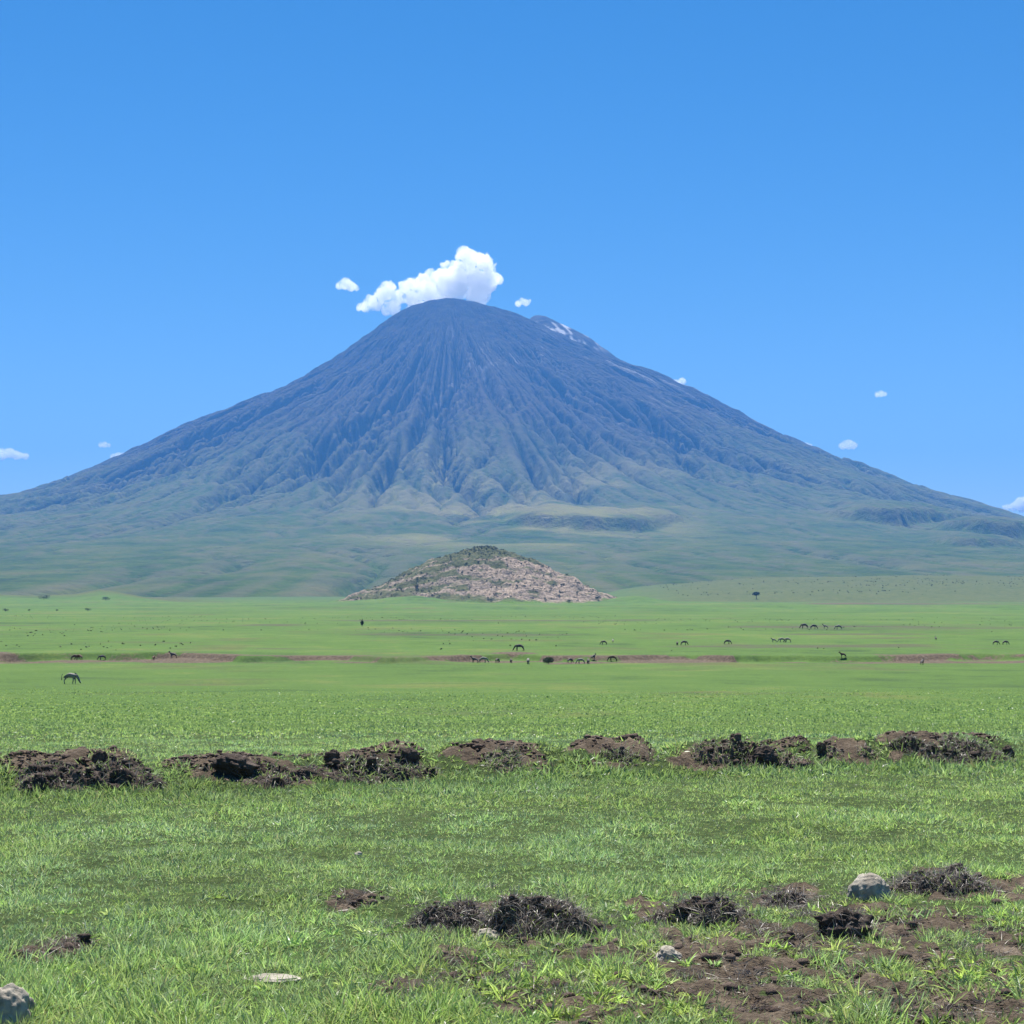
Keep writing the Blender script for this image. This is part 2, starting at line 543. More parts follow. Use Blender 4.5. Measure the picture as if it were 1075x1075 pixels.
# broad spurs radiating from the summit
spur = fbm(T2 * 5.0 + 20, R2 / 2600, 3, 107)
hm = hm + 100 * (spur - .5) * smooth(500, 1500, R2) * smooth(4000, 2000, R2) * np.clip(np.cos(T2) * 1.4, 0.1, 1)
rc = R2 * np.concatenate([[1.0], np.ones(NRr - 1)])[:, None]
dr = np.gradient(r_)
area = (R2 * dth[None, :] * dr[:, None])
SH = list(range(-4, 5))


def erode(hm, steps, K, kd):
    jj = np.arange(NA)
    for s in range(steps):
        A = np.zeros_like(hm)
        A[:] = area
        kmod = (.25 + 1.5 * smooth(.3, .7, fbm(T2 * 7 + 3, R2 / 1300, 4, 118))) * (.25 + .75 * np.clip(np.cos(T2) * 2.0 - .1, 0, 1))
        recv = np.zeros((NRr, NA), int); dist = np.ones((NRr, NA))
        for i in range(NRr - 1):
            best = np.full(NA, -1e9); bi = jj.copy(); bd = np.ones(NA)
            for k in SH:
                j2 = (jj + k) % NA
                dd = np.hypot(r_[i + 1] - r_[i], r_[i] * np.abs(k) * dth)
                sl = (hm[i] - hm[i + 1][j2]) / dd
                w = sl > best
                best = np.where(w, sl, best); bi = np.where(w, j2, bi); bd = np.where(w, dd, bd)
            recv[i] = bi; dist[i] = bd
            A[i + 1] += np.bincount(bi, A[i], NA)
        for i in range(NRr - 2, 0, -1):
            Fk = K * kmod[i] * (.25 + .75 * smooth(5000, 3400, r_[i])) * (.35 + .65 * smooth(300, 1500, r_[i])) * np.sqrt(A[i]) / dist[i]
            hr = hm[i + 1][recv[i]]
            new = (hm[i] + Fk * hr) / (1 + Fk)
            hm[i] = np.where(hr < hm[i], new, hm[i])
        lap = (np.roll(hm, 1, 1) + np.roll(hm, -1, 1) - 2 * hm)
        lw = kd * np.clip(R2 * dth[None, :] / 20, 0.15, 1)
        hm = hm + lw * lap
    return hm, A


h_before = hm.copy()
hm, Afl = erode(hm, 20, 0.088, 0.045)
hm = hm + 0.75 * np.clip(h_before - hm, 0, 200).mean(axis=1, keepdims=True) * smooth(3600, 2200, R2)       # keep the overall cone where it was
# the far crest right of the summit, behind a notch
cx2, cy2 = (566 - 470) / F_PX * 10800., 520.0
q = np.hypot((xm - cx2) * np.where(xm > cx2, .98, 1.6), (ym - cy2) * 1.1)
crest = 1895 * np.interp(q, [0, 60, 160, 360, 560, 825, 1500, 2600, 9000], [1.042, 1.035, 1.008, .952, .871, .800, .52, .0, -.9])
hm = np.maximum(hm, crest + 8 * (fbm(xm / 50, ym / 50, 3, 109) - .5))
# old lava lobes with steep fronts on the lower slopes
for pxa, pxb, row, dist_, hh in ((535, 705, 556, 5900., 46.), (885, 1000, 563, 6700., 72.), (1000, 1150, 571, 6300., 58.), (985, 1075, 582, 5600., 30.), (350, 420, 560, 6000., 10.)):
    wx = xm + MX; wy = ym + MY
    pxm = W_PX / 2 + F_PX * wx / wy
    mid_ = smooth(pxa - 35, pxa + 35, pxm + 40 * (fbm(wx / 130, wy / 300, 3, 119) - .5)) * (1 - smooth(pxb - 45, pxb + 35, pxm + 50 * (fbm(wx / 150, wy / 300, 3, 120) - .5)))
    edge = dist_ + 520 * (fbm(wx / 260, wx * 0 + row, 4, 113) - .5) + ((pxm - (pxa + pxb) / 2) / (pxb - pxa)) ** 2 * 900
    hm = hm + hh * mid_ * smooth(-10, 50, wy - edge) * (1 - smooth(200, 1700, wy - edge))
V = np.stack([xm + MX, ym + MY, hm], -1).reshape(-1, 3)
idx = np.arange(NRr * NA).reshape(NRr, NA)
nx_ = np.roll(idx, -1, 1)
quads = np.stack([idx[:-1], idx[1:], nx_[1:], nx_[:-1]], -1).reshape(-1, 4)
lA = np.log(Afl)
lA = (lA - np.percentile(lA, 5)) / (np.percentile(lA, 99) - np.percentile(lA, 5))
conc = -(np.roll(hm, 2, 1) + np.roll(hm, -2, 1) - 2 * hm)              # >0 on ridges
wx = xm + MX; wy = ym + MY
pxm = W_PX / 2 + F_PX * wx / wy
rowm = H_ROW - F_PX * (hm - CAM_Z) / wy
veg = smooth(1150, 330, hm + 500 * (fbm(wx / 700, wy / 700, 4, 121) - .5) - 260 * smooth(640, 1000, pxm))
ylw = smooth(900, 450, hm) * smooth(90, 220, hm) * smooth(.42, .62, fbm(wx / 420, wy / 420, 5, 123)) * smooth(300, 470, pxm) * (1 - smooth(640, 790, pxm))
wht = np.exp(-((xm - 800) / 190) ** 2) * smooth(1640, 1720, hm) * smooth(1930, 1880, hm) * smooth(-150, 120, ym) * smooth(.52, .62, fbm(xm / 22 + hm / 40, hm / 70, 4, 125))
wht = np.clip(wht * 1.2, 0, .7)
wst = smooth(.66, .74, fbm(T2 * 150, R2 / 700, 2, 127)) * smooth(500, 900, R2) * smooth(2600, 1500, R2) * smooth(.5, .62, fbm(xm / 300, ym / 300, 3, 128)) * smooth(0., .5, T2 + .25)
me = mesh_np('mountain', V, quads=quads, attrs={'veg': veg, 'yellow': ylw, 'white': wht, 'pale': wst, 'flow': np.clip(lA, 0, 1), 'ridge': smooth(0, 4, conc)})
m, t = new_mat('volcano_slope')
co = objco(t)
na = noise(t, co, 0.004, 6, 0.6); nb = noise(t, co, 0.02, 6, 0.65)
ash = ramp(t, nb, [(0.3, (0.026, 0.025, 0.028)), (0.6, (0.047, 0.044, 0.045)), (0.8, (0.078, 0.070, 0.066))])
vg = ramp(t, na, [(0.34, (0.048, 0.084, 0.028)), (0.5, (0.080, 0.122, 0.034)), (0.64, (0.122, 0.140, 0.046))])
vegm = mathn(t, 'ADD', attr(t, 'veg'), mathn(t, 'MULTIPLY', mathn(t, 'SUBTRACT', nb, 0.5), 1.5), True)
c = mixc(t, vegm, ash, vg)
c = mixc(t, mathn(t, 'MULTIPLY', attr(t, 'yellow'), 0.85), c, (0.25, 0.235, 0.085))
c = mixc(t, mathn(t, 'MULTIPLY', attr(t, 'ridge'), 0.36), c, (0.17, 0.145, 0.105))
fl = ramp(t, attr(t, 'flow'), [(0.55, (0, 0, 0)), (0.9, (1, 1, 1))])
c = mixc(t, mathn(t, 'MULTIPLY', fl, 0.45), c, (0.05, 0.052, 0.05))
c = mixc(t, mathn(t, 'MULTIPLY', attr(t, 'pale'), 0.55), c, (0.42, 0.40, 0.37))
c = mixc(t, attr(t, 'white'), c, (0.75, 0.74, 0.72))
nc = noise(t, co, 0.055, 5, 0.7)
c = mixc(t, ramp(t, nc, [(0.5, (0, 0, 0)), (0.75, (.5, .5, .5))]), c, (0.16, 0.135, 0.10))
c = mixc(t, ramp(t, nc, [(0.28, (.35, .35, .35)), (0.44, (0, 0, 0))]), c, (0.028, 0.034, 0.022))
hb = mathn(t, 'ADD', nb, mathn(t, 'MULTIPLY', nc, 0.5))
finish(t, c, 0.95, hb, 24.0, 1.0, 0.0)
mountain = link('mountain', me, m)
mountain['kind'] = 'structure'

# ------------------------------------------------------------------ rocky knoll in front of the mountain
KD = 2000.0
kc = (508 - W_PX / 2) / F_PX * KD
n_r, n_a = 150, 420
kr = np.linspace(0.004, 1.12, n_r); ka = np.linspace(0, 2 * math.pi, n_a, endpoint=False)
Rk, Ak = np.meshgrid(kr, ka, indexing='ij')
half = np.where(np.cos(Ak) < 0, (508 - 354) / F_PX * KD, (656 - 508) / F_PX * KD)
xk = Rk * np.cos(Ak) * half; yk = Rk * np.sin(Ak) * np.where(np.sin(Ak) < 0, 205.0, 165.0)
top = (630 - 572) / F_PX * KD
prof_k = np.interp(Rk, [0, .07, .19, .34, .56, .76, .9, 1.0, 1.12], [1.0, .985, .915, .80, .51, .265, .12, .03, -.06])
zk = prof_k * top
rock = fbm(xk / 40 + 3, yk / 40, 4, 131)
gul = np.abs(fbm(xk / 26, yk / 60, 4, 132) - .5) * 2
lump = fbm(xk / 9, yk / 9, 4, 133) - .5
amp = smooth(0, .15, Rk) * smooth(1.12, .9, Rk)
zk = zk + amp * (9 * (rock - .5) - 4 * (1 - gul) ** 3 + 5.0 * lump + 3.0 * (fbm(xk / 3.5, yk / 3.5, 3, 134) - .5))
base_z = float(bare_z(np.array([kc]), np.array([KD]))[0])
right_side = smooth(-75, 35, xk - zk * .35 + 150 * (fbm(xk / 34, zk / 22 + yk / 60, 4, 136) - .5))  # right part of the hill: more bare, paler rock
rockm = smooth(.40, .55, fbm(xk / 20, yk / 14 + zk / 12, 5, 135) + .16 * right_side - .10 - .50 * smooth(.44, .10, Rk) - .05 * (1 - right_side) + .1 * smooth(.3, .6, Rk))
rockm = rockm * smooth(1.05, .97, Rk + .12 * (fbm(xk / 15, yk / 15, 3, 137) - .5) + .22 * (1 - right_side) * smooth(.3, .9, -np.sin(Ak)))
V = np.stack([xk + kc, yk + KD, zk + base_z - 1.0], -1).reshape(-1, 3)
idx = np.arange(n_r * n_a).reshape(n_r, n_a); nx_ = np.roll(idx, -1, 1)
quads = np.stack([idx[:-1], nx_[:-1], nx_[1:], idx[1:]], -1).reshape(-1, 4)
capv = len(V)
V = np.vstack([V, [[kc, KD, base_z - 1 + top]]])
tris = np.stack([np.full(n_a, capv), nx_[0], idx[0]], -1)
rk = np.append(rockm.ravel(), 0.0)
dens = np.append((1 - smooth(0.95, 1.05, Rk)).ravel(), 1.0)
me = mesh_np('hill', V, tris=tris, quads=quads, attrs={'rock': rk, 'inner': dens, 'leftside': np.append((1 - right_side).ravel(), .5)})
m, t = new_mat('rocky_hill')
co = objco(t)
na = noise(t, co, 0.08, 6, 0.7); nb = noise(t, co, 0.35, 6, 0.7)
rc_ = ramp(t, nb, [(0.34, (0.11, 0.082, 0.060)), (0.5, (0.31, 0.240, 0.180)), (0.66, (0.50, 0.405, 0.31))])
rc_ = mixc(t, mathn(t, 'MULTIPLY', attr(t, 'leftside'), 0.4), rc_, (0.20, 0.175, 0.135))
mp = t.nodes.new('ShaderNodeMapping'); mp.inputs['Rotation'].default_value = (0, .55, .2); mp.inputs['Scale'].default_value = (.035, .10, .34)
t.links.new(co, mp.inputs['Vector'])
strk = noise(t, mp.outputs[0], 1.0, 5, 0.7)
rc_ = mixc(t, ramp(t, strk, [(0.38, (.75, .75, .75)), (0.50, (0, 0, 0))]), rc_, (0.075, 0.066, 0.05))
gr_ = ramp(t, na, [(0.35, (0.055, 0.07, 0.030)), (0.55, (0.105, 0.115, 0.052)), (0.72, (0.18, 0.165, 0.10))])
k_ = mathn(t, 'ADD', attr(t, 'rock'), mathn(t, 'MULTIPLY', mathn(t, 'SUBTRACT', nb, 0.5), 1.6), True)
c = mixc(t, k_, gr_, rc_)
c = mixc(t, mathn(t, 'SUBTRACT', 1.0, attr(t, 'inner')), c, (0.11, 0.19, 0.042))
finish(t, c, 0.95, nb, 2.5, 0.9, 0.05)
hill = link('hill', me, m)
hill['kind'] = 'structure'


def knoll_z(x, y):
    dx = x - kc; dy = y - KD
    hf = np.where(dx < 0, (508 - 354) / F_PX * KD, (656 - 508) / F_PX * KD)
    q = np.hypot(dx / hf, dy / np.where(dy < 0, 205.0, 165.0))
    z = np.interp(q, [0, .07, .19, .34, .56, .76, .9, 1.0, 1.12], [1.0, .985, .915, .80, .51, .265, .12, .03, -.06]) * top
    am = smooth(0, .15, q) * smooth(1.12, .9, q)
    z = z + am * (9 * (fbm(dx / 40 + 3, dy / 40, 4, 131) - .5) - 4 * (1 - np.abs(fbm(dx / 26, dy / 60, 4, 132) - .5) * 2) ** 3 + 5 * (fbm(dx / 9, dy / 9, 4, 133) - .5))
    return z + base_z - 1.0, q


# ------------------------------------------------------------------ blades, leaves
def blades(P, D, L, Wd, droop, tint, segs=3):
    """curved tapering blades: P roots, D unit directions, L lengths, Wd widths, droop, tint rgb"""
    n = len(P)
    ts = {3: [0, .38, .72, 1.0], 2: [0, .55, 1.0]}[segs]
    side = np.cross(D, np.stack([rng.normal(size=n), rng.normal(size=n), rng.normal(size=n) * .3], -1))
    side /= np.linalg.norm(side, axis=1, keepdims=True) + 1e-9
    rows = []
    for tq in ts[:-1]:
        c = P + D * (L * tq)[:, None]
        c = c.copy(); c[:, 2] -= droop * L * tq * tq
        w = (Wd * (1 - tq ** 1.6) * .5)[:, None]
        rows += [c - side * w, c + side * w]
    c = P + D * L[:, None]
    c = c.copy(); c[:, 2] -= droop * L
    rows.append(c)
    nv = len(rows)
    V = np.stack(rows, 1).reshape(-1, 3)
    b = (np.arange(n) * nv)[:, None]
    f = []
    for s in range(len(ts) - 2):
        o = 2 * s
        f += [[o, o + 1, o + 3], [o, o + 3, o + 2]]
    o = 2 * (len(ts) - 2)
    f.append([o, o + 1, o + 2])
    T = (b[:, :, None] + np.array(f)[None]).reshape(-1, 3)
    C = np.repeat(tint, nv, axis=0)
    return V, T, C


def pack(parts):
    Vs, Ts, Cs, o = [], [], [], 0
    for V, T, C in parts:
        Vs.append(V); Ts.append(T + o); Cs.append(C); o += len(V)
    return np.vstack(Vs), np.vstack(Ts), np.vstack(Cs)


def scatter(ya, yb, dens, margin=1.22):
    """random points on the view fan between two distances"""
    k = (W_PX / 2) / F_PX * margin
    n = int(dens * k * (yb * yb - ya * ya) + 2 * dens * .6 * (yb - ya))
    y = np.sqrt(rng.uniform(ya * ya, yb * yb, n))
    x = rng.uniform(-1, 1, n) * (k * y + .6)
    return x, y


GREENS = np.array([1.46, 1.42, 1.32]) * np.array([(.120, .215, .075), (.160, .265, .080), (.205, .290, .090), (.105, .180, .095), (.225, .285, .125), (.155, .210, .130)])


def greens(x, y, n):
    c = GREENS[rng.integers(0, len(GREENS), n)]
    pv = fbm(x / 1.3, y / 1.3, 3, 201)[:, None]
    pw = fbm(x / 4., y / 4., 2, 203)[:, None]
    c = c * (0.66 + 0.72 * pv) * rng.uniform(.6, 1.4, (n, 1))
    c = c * (1 - .45 * np.clip(pw - .45, 0, 1) * 2 * np.array([0.5, .3, -.6]))
    return c


def tufts(ya, yb, dens, nb, lmin, lmax, w, segs, seed, straw=.05, tall=None):
    x, y = scatter(ya, yb, dens)
    s = soil_mask(x, y)
    cl = fbm(x / .55, y / .55, 3, seed)
    keep = rng.uniform(size=len(x)) < (1 - s) ** 1.5 * (0.7 + .6 * smooth(.34, .6, cl)) * (1 - smooth(58, 135, y)) + 0.03 * (y < 60)
    x, y, cl = x[keep], y[keep], cl[keep]
    n = len(x)
    z = ground_z(x, y)
    sz = (0.75 + .7 * rng.uniform(size=n)) * (.8 + .7 * smooth(.35, .7, cl))
    if tall is not None:
        sz = sz * tall(x, y)
    k = nb
    X = np.repeat(x, k); Y = np.repeat(y, k); Z = np.repeat(z, k); S = np.repeat(sz, k)
    a = rng.uniform(0, 2 * math.pi, n * k); tl = rng.uniform(.25, 1.5, n * k)
    D = np.stack([np.cos(a) * np.sin(tl), np.sin(a) * np.sin(tl), np.cos(tl)], -1)
    off = rng.uniform(0, .035, n * k) * S
    P = np.stack([X + np.cos(a) * off, Y + np.sin(a) * off, Z - .01], -1)
    L = rng.uniform(lmin, lmax, n * k) * S
    dr_ = rng.uniform(.05, .65, n * k) * np.sin(tl)
    c = np.repeat(greens(x, y, n) * (1 if tall is not tall_berm else 1 - np.exp(-((y - np.interp(x, _bp[:, 0], _bp[:, 1]) + .9) / 1.5) ** 2)[:, None] * np.array([.56, .48, .40])), k, axis=0) * rng.uniform(.8, 1.2, (n * k, 1))  # shade of the berm's front slope is painted in as darker blade tints
    dryb = rng.uniform(size=n * k) < straw
    c[dryb] = np.array([.26, .22, .14]) * rng.uniform(.5, 1.2, (dryb.sum(), 1))
    fy = smooth(28, 50, np.repeat(y, k))[:, None]
    c = c * (1 - fy) + fy * (c * .35 + np.array([.150, .240, .075]) * .62)
    return blades(P, D, L, w * rng.uniform(.7, 1.3, n * k) * np.sqrt(S), dr_, c, segs)


def tall_near(x, y):
    px = W_PX / 2 + F_PX * x / y
    row = H_ROW + F_PX * (CAM_Z - 0) / y
    return 1.0 + .38 * smooth(965, 1050, row) * (.4 + .9 * smooth(.4, .65, fbm(x / .5, y / .5, 3, 205)))


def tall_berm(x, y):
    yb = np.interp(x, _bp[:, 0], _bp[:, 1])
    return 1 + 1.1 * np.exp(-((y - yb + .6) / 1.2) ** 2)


g = pack([tufts(7.5, 11.5, 680, 10, .03, .085, .0058, 3, 211, .07, tall_near), tufts(11.5, 16, 600, 8, .025, .068, .0062, 3, 212, .06)])
o = link('foreground_grass', mesh_np('foreground_grass', g[0], tris=g[1], tint=g[2]), M['grass'])
o['kind'] = 'stuff'; o['label'] = 'tufted green grass covering the near ground'; o['category'] = 'grass'
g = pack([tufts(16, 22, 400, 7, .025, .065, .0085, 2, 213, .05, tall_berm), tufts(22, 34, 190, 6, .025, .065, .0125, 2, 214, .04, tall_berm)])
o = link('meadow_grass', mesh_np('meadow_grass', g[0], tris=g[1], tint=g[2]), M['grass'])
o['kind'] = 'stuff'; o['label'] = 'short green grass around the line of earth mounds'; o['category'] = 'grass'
g = pack([tufts(34, 62, 34, 6, .03, .08, .028, 2, 215, .03), tufts(62, 150, 8, 5, .04, .09, .055, 2, 216, .03)])
o = link('plain_grass', mesh_np('plain_grass', g[0], tris=g[1], tint=g[2]), M['grass'])
o['kind'] = 'stuff'; o['label'] = 'bright green grass of the plain behind the earth mounds'; o['category'] = 'grass'


def weed_patch():
    x, y = scatter(7.5, 13.0, 120)
    px = W_PX / 2 + F_PX * x / y
    row = H_ROW + F_PX * 2.4 / y
    want = smooth(330, 520, px) * smooth(965, 1000, row) * .8 + .45 * smooth(985, 1050, row) + .10
    keep = rng.uniform(size=len(x)) < want * smooth(.40, .60, fbm(x / .5, y / .5, 3, 221))
    x, y = x[keep], y[keep]
    n = len(x); k = 22
    z = ground_z(x, y)
    sz = rng.uniform(.6, 1.5, n)
    X, Y, Z, S = (np.repeat(q, k) for q in (x, y, z, sz))
    a = rng.uniform(0, 2 * math.pi, n * k); tl = rng.uniform(.35, 1.25, n * k)
    D = np.stack([np.cos(a) * np.sin(tl), np.sin(a) * np.sin(tl), np.cos(tl)], -1)
    off = rng.uniform(0, .03, n * k)
    P = np.stack([X + np.cos(a) * off, Y + np.sin(a) * off, Z - .005], -1)
    c = np.repeat(greens(x, y, n), k, axis=0) * rng.uniform(.7, 1.3, (n * k, 1)) * np.array([1.05, 1.0, .8])
    return blades(P, D, rng.uniform(.05, .13, n * k) * S, rng.uniform(.009, .017, n * k), rng.uniform(.3, .9, n * k) * np.sin(tl), c, 3)


g = weed_patch()
o = link('leafy_weeds', mesh_np('leafy_weeds', g[0], tris=g[1], tint=g[2]), M['grass'])
o['kind'] = 'stuff'; o['label'] = 'broad leaved weeds sprawling over the broken soil'; o['category'] = 'weeds'


# ------------------------------------------------------------------ lumps: clods, stones, mounds
_ico = {}


def ico(sub):
    if sub not in _ico:
        bm = bmesh.new(); bmesh.ops.create_icosphere(bm, subdivisions=sub, radius=1.0)
        bm.verts.ensure_lookup_table()
        _ico[sub] = (np.array([v.co[:] for v in bm.verts]), np.array([[v.index for v in f.verts] for f in bm.faces]))
        bm.free()
    return _ico[sub]


def lump(rx, ry, rz, sub=4, amp=.5, seed=1, boxy=0.0, scale=1.5, facets=0):
    v, f = ico(sub)
    v = v.copy()
    if boxy:
        q = np.sign(v) * np.abs(v) ** (1 - boxy)
        v = q / (np.abs(q).max(1, keepdims=True) ** .5 * np.linalg.norm(q, axis=1, keepdims=True) ** .5)
    r = 1 + amp * 2 * (noise3(v + seed * 7.7, scale, seed) - .5) + amp * .55 * (noise3(v + seed * 3.1, scale * 4, seed + 3) - .5)
    rs = np.random.default_rng(seed)
    for _ in range(facets):
        nrm = rs.normal(size=3); nrm /= np.linalg.norm(nrm)
        dd = v * r[:, None] @ nrm
        lim = rs.uniform(.6, .85)
        r = np.where(dd > lim, r * lim / np.maximum(dd, 1e-6) * .85 + r * .15, r)
    v = v * r[:, None] * np.array([rx, ry, rz])
    return v, f


def rotz(v, a):
    c, s = math.cos(a), math.sin(a)
    return v @ np.array([[c, s, 0], [-s, c, 0], [0, 0, 1]])


def straw_on(V, F, count, lmin, lmax, w, spread=.9, up=.5, droop=.5, cols=None, zmin=None, seed=0, top_bias=0.0):
    """dry stems rooted on a lump's surface"""
    rs = np.random.default_rng(seed)
    a, b, c = V[F[:, 0]], V[F[:, 1]], V[F[:, 2]]
    nr = np.cross(b - a, c - a); ar = np.linalg.norm(nr, axis=1) + 1e-12
    nr = nr / ar[:, None]
    wgt = ar * np.clip(nr[:, 2] + .6, 0.02, 2) ** (1 + top_bias)
    if zmin is not None:
        wgt = wgt * ((a[:, 2] > zmin))
    i = rs.choice(len(F), count, p=wgt / wgt.sum())
    u = rs.uniform(size=(count, 1)); v = rs.uniform(size=(count, 1))
    fl = (u + v) > 1; u = np.where(fl, 1 - u, u); v = np.where(fl, 1 - v, v)
    P = a[i] + (b[i] - a[i]) * u + (c[i] - a[i]) * v
    D = nr[i] * .5 + rs.normal(size=(count, 3)) * spread * .6 + np.array([0, 0, up])
    D /= np.linalg.norm(D, axis=1, keepdims=True)
    if cols is None:
        cols = [(.27, .235, .205), (.38, .335, .28), (.17, .145, .135), (.13, .115, .115), (.48, .43, .36)]
    C = np.array(cols)[rs.integers(0, len(cols), count)] * rs.uniform(.6, 1.2, (count, 1))
    L = rs.uniform(lmin, lmax, count)
    return blades(P, D, L, np.full(count, w) * rs.uniform(.6, 1.4, count), rs.uniform(0, droop * 2, count), C, 3)


def mound_mesh(rx, ry, h, seed, crumbs=90, csize=.05, rough=1.0):
    n_r, n_a = 70, 200
    rr = np.linspace(0.0, 1.0, n_r + 1)[1:]; aa = np.linspace(0, 2 * math.pi, n_a, endpoint=False)
    R, A = np.meshgrid(rr, aa, indexing='ij')
    out = 1 + .55 * (fbm(np.cos(A) * 1.9 + seed, np.sin(A) * 1.9, 4, seed) - .5) * 2
    x = R * np.cos(A) * rx * out; y = R * np.sin(A) * ry * out
    body = (1 - R ** 2.2) ** 1.0 * (.45 + .8 * smooth(.25, .75, fbm(x / .42 + seed, y / .34, 4, seed + 1)))
    cell = fbm(x / .17, y / .15 + seed, 4, seed + 2, .6)
    z = h * body + rough * (1 - R ** 4) * (.20 * (cell - .5) + .07 * (fbm(x / .055, y / .055, 3, seed + 3) - .5)) - .07 * R ** 4
    V = np.stack([x, y, z], -1).reshape(-1, 3)
    idx = np.arange(n_r * n_a).reshape(n_r, n_a); nx_ = np.roll(idx, -1, 1)
    q = np.stack([idx[:-1], idx[1:], nx_[1:], nx_[:-1]], -1).reshape(-1, 4)
    T = np.vstack([q[:, [0, 1, 2]], q[:, [0, 2, 3]]])
    cv = len(V)
    V = np.vstack([V, [[0, 0, z[0].mean()]]])
    T = np.vstack([T, np.stack([np.full(n_a, cv), idx[0], nx_[0]], -1)])
    surf = (V.copy(), T.copy())
    rs = np.random.default_rng(seed + 99)
    Vs, Ts, o = [V], [T], len(V)
    for k in range(crumbs):
        i = rs.integers(0, n_r * n_a)
        s = csize * rs.uniform(.3, 1.0) * (2.0 if rs.uniform() < .10 else 1)
        v, f = lump(s * rs.uniform(.8, 1.5), s * rs.uniform(.8, 1.3), s * rs.uniform(.6, 1.1), 2, .75, seed * 100 + k, .1, 1.5, 3)
        v = rotz(v, rs.uniform(0, 6.3)) + V[i] + np.array([0, 0, s * .25])
        Vs.append(v); Ts.append(f + o); o += len(v)
    return np.vstack(Vs), np.vstack(Ts), surf


MGRP = 'earth mounds thrown up in a line across the grass'
MLAB = ['tall dark crumbly earth mound with tangled dead roots, nearest the left edge',
        'broad black earth mound carrying a thick tilted sod slab',
        'dark earth mound with a ragged flat top and a curved lump at its right end',
        'low brown earth mound half hidden by grey green weeds',
        'short grey earth mound overgrown with straw, squared off at its right side',
        'long brown earth mound with a black hollow block in its face',
        'small reddish earth mound with a white straw tuft at its left tip',
        'straw covered purple brown earth mound, last large one towards the right edge']
mound_obj = []
STRAW_N = [900, 600, 800, 2000, 2600, 1300, 1200, 3000]
for k, ((a, b, w, h, nme), (mx_, my_, rx, hh)) in enumerate(zip(MOUNDS, _mnd)):
    V, T, surf = mound_mesh(rx * 1.24, .75, hh * (.74 if k != 1 else .62), 300 + k, 330, .034)
    z0 = float(bare_z(np.array([mx_]), np.array([my_]))[0]) - .02
    mo = link('earth_mound', mesh_np('earth_mound', V, tris=T), M['soil'] if k in (0, 1, 2, 4, 7) else M['soil_pale'], None, (mx_, my_, z0))
    tag(mo, MLAB[k], 'mound', MGRP)
    sV, sT, sC = straw_on(surf[0], surf[1], STRAW_N[k], .06, .24, .0085, 1.0, .45, .6, None, .03, 400 + k)
    gn = [1100, 1200, 1900, 3600, 2600, 3200, 2300, 2600][k]
    gV, gT, gC = straw_on(surf[0], surf[1], gn, .06, .17, .012, 1.0, .6, .6, [(.10, .155, .075), (.12, .19, .08), (.14, .18, .12), (.075, .12, .07)], None, 450 + k, -.5)
    V2, T2_, C2 = pack([(sV, sT, sC)])
    link('dry_grass', mesh_np('dry_grass', V2, tris=T2_, tint=C2), M['straw'], mo)['kind'] = 'stuff'
    link('weeds', mesh_np('weeds', gV, tris=gT, tint=gC), M['grass'], mo)['kind'] = 'stuff'
    mound_obj.append((mx_, my_, z0, surf[0]))


def mound_top(px, row, k):
    """point on mound k seen at a photo position"""
    mx_, my_, z0, V = mound_obj[k]
    d = ray(px, row)
    W = V + np.array([mx_, my_, z0])
    pr = np.stack([W[:, 0] / W[:, 1], (W[:, 2] - CAM_Z) / W[:, 1]], -1)
    i = np.argmin(((pr - np.array([d[0], d[2]])) ** 2).sum(1) * 1e6 + W[:, 1] * .02)
    return W[i]


CGRP = 'loose earth clods along the mounds'
# px, row centre, mound, width px, height px, boxy, label, material
CL = [(106, 795, 0, 13, 11, .5, 'upright pointed black clod on the right shoulder of the tallest mound', 'soil'),
      (147, 813, 0, 13, 9, .3, 'dark clod alone in the grass right of the tallest mound', 'soil'),
      (121, 829, 0, 22, 11, .3, 'wide black clod at the foot of the tallest mound', 'soil'),
      (250, 804, 1, 40, 22, .6, 'thick tilted sod slab lying on top of a black mound', 'soil'),
      (344, 790, 2, 15, 13, .3, 'round black clod at the left end of a ragged mound', 'soil'),
      (430, 793, 2, 22, 13, .3, 'arched dark clod at the right end of a ragged mound', 'soil'),
      (771, 775, 5, 9, 8, .4, 'small clod perched on the crest of the long brown mound', 'soil'),
      (800, 795, 5, 27, 17, .5, 'black angular block set in the face of the long brown mound', 'soil'),
      (860, 777, 6, 9, 8, .3, 'small dark clod beside a white straw tuft', 'soil'),
      (1058, 788, -1, 12, 11, .3, 'dark leafy clod alone near the right edge of the view', 'soil')]
for k, (px, row, mk, w, h, bx, lab, mt) in enumerate(CL):
    p = mound_top(px, row + h * .3, mk) if mk >= 0 and k not in (1,) else gpt(px, row + h * .45)
    s = p[1] / F_PX
    v, f = lump(w * s * .55, w * s * .40, h * s * (.62 if k != 3 else .5), 5, .9, 500 + k, 0, 1.9, 0)
    v = rotz(v, random.uniform(-.3, .3))
    if k == 3:
        c_, s_ = math.cos(.22), math.sin(.22)
        v = v @ np.array([[c_, 0, -s_], [0, 1, 0], [s_, 0, c_]])
    o = link('earth_clod', mesh_np('earth_clod', v, tris=f), M[mt], None, (p[0], p[1] - .02, p[2] + h * s * .25))
    tag(o, lab, 'clod', CGRP)

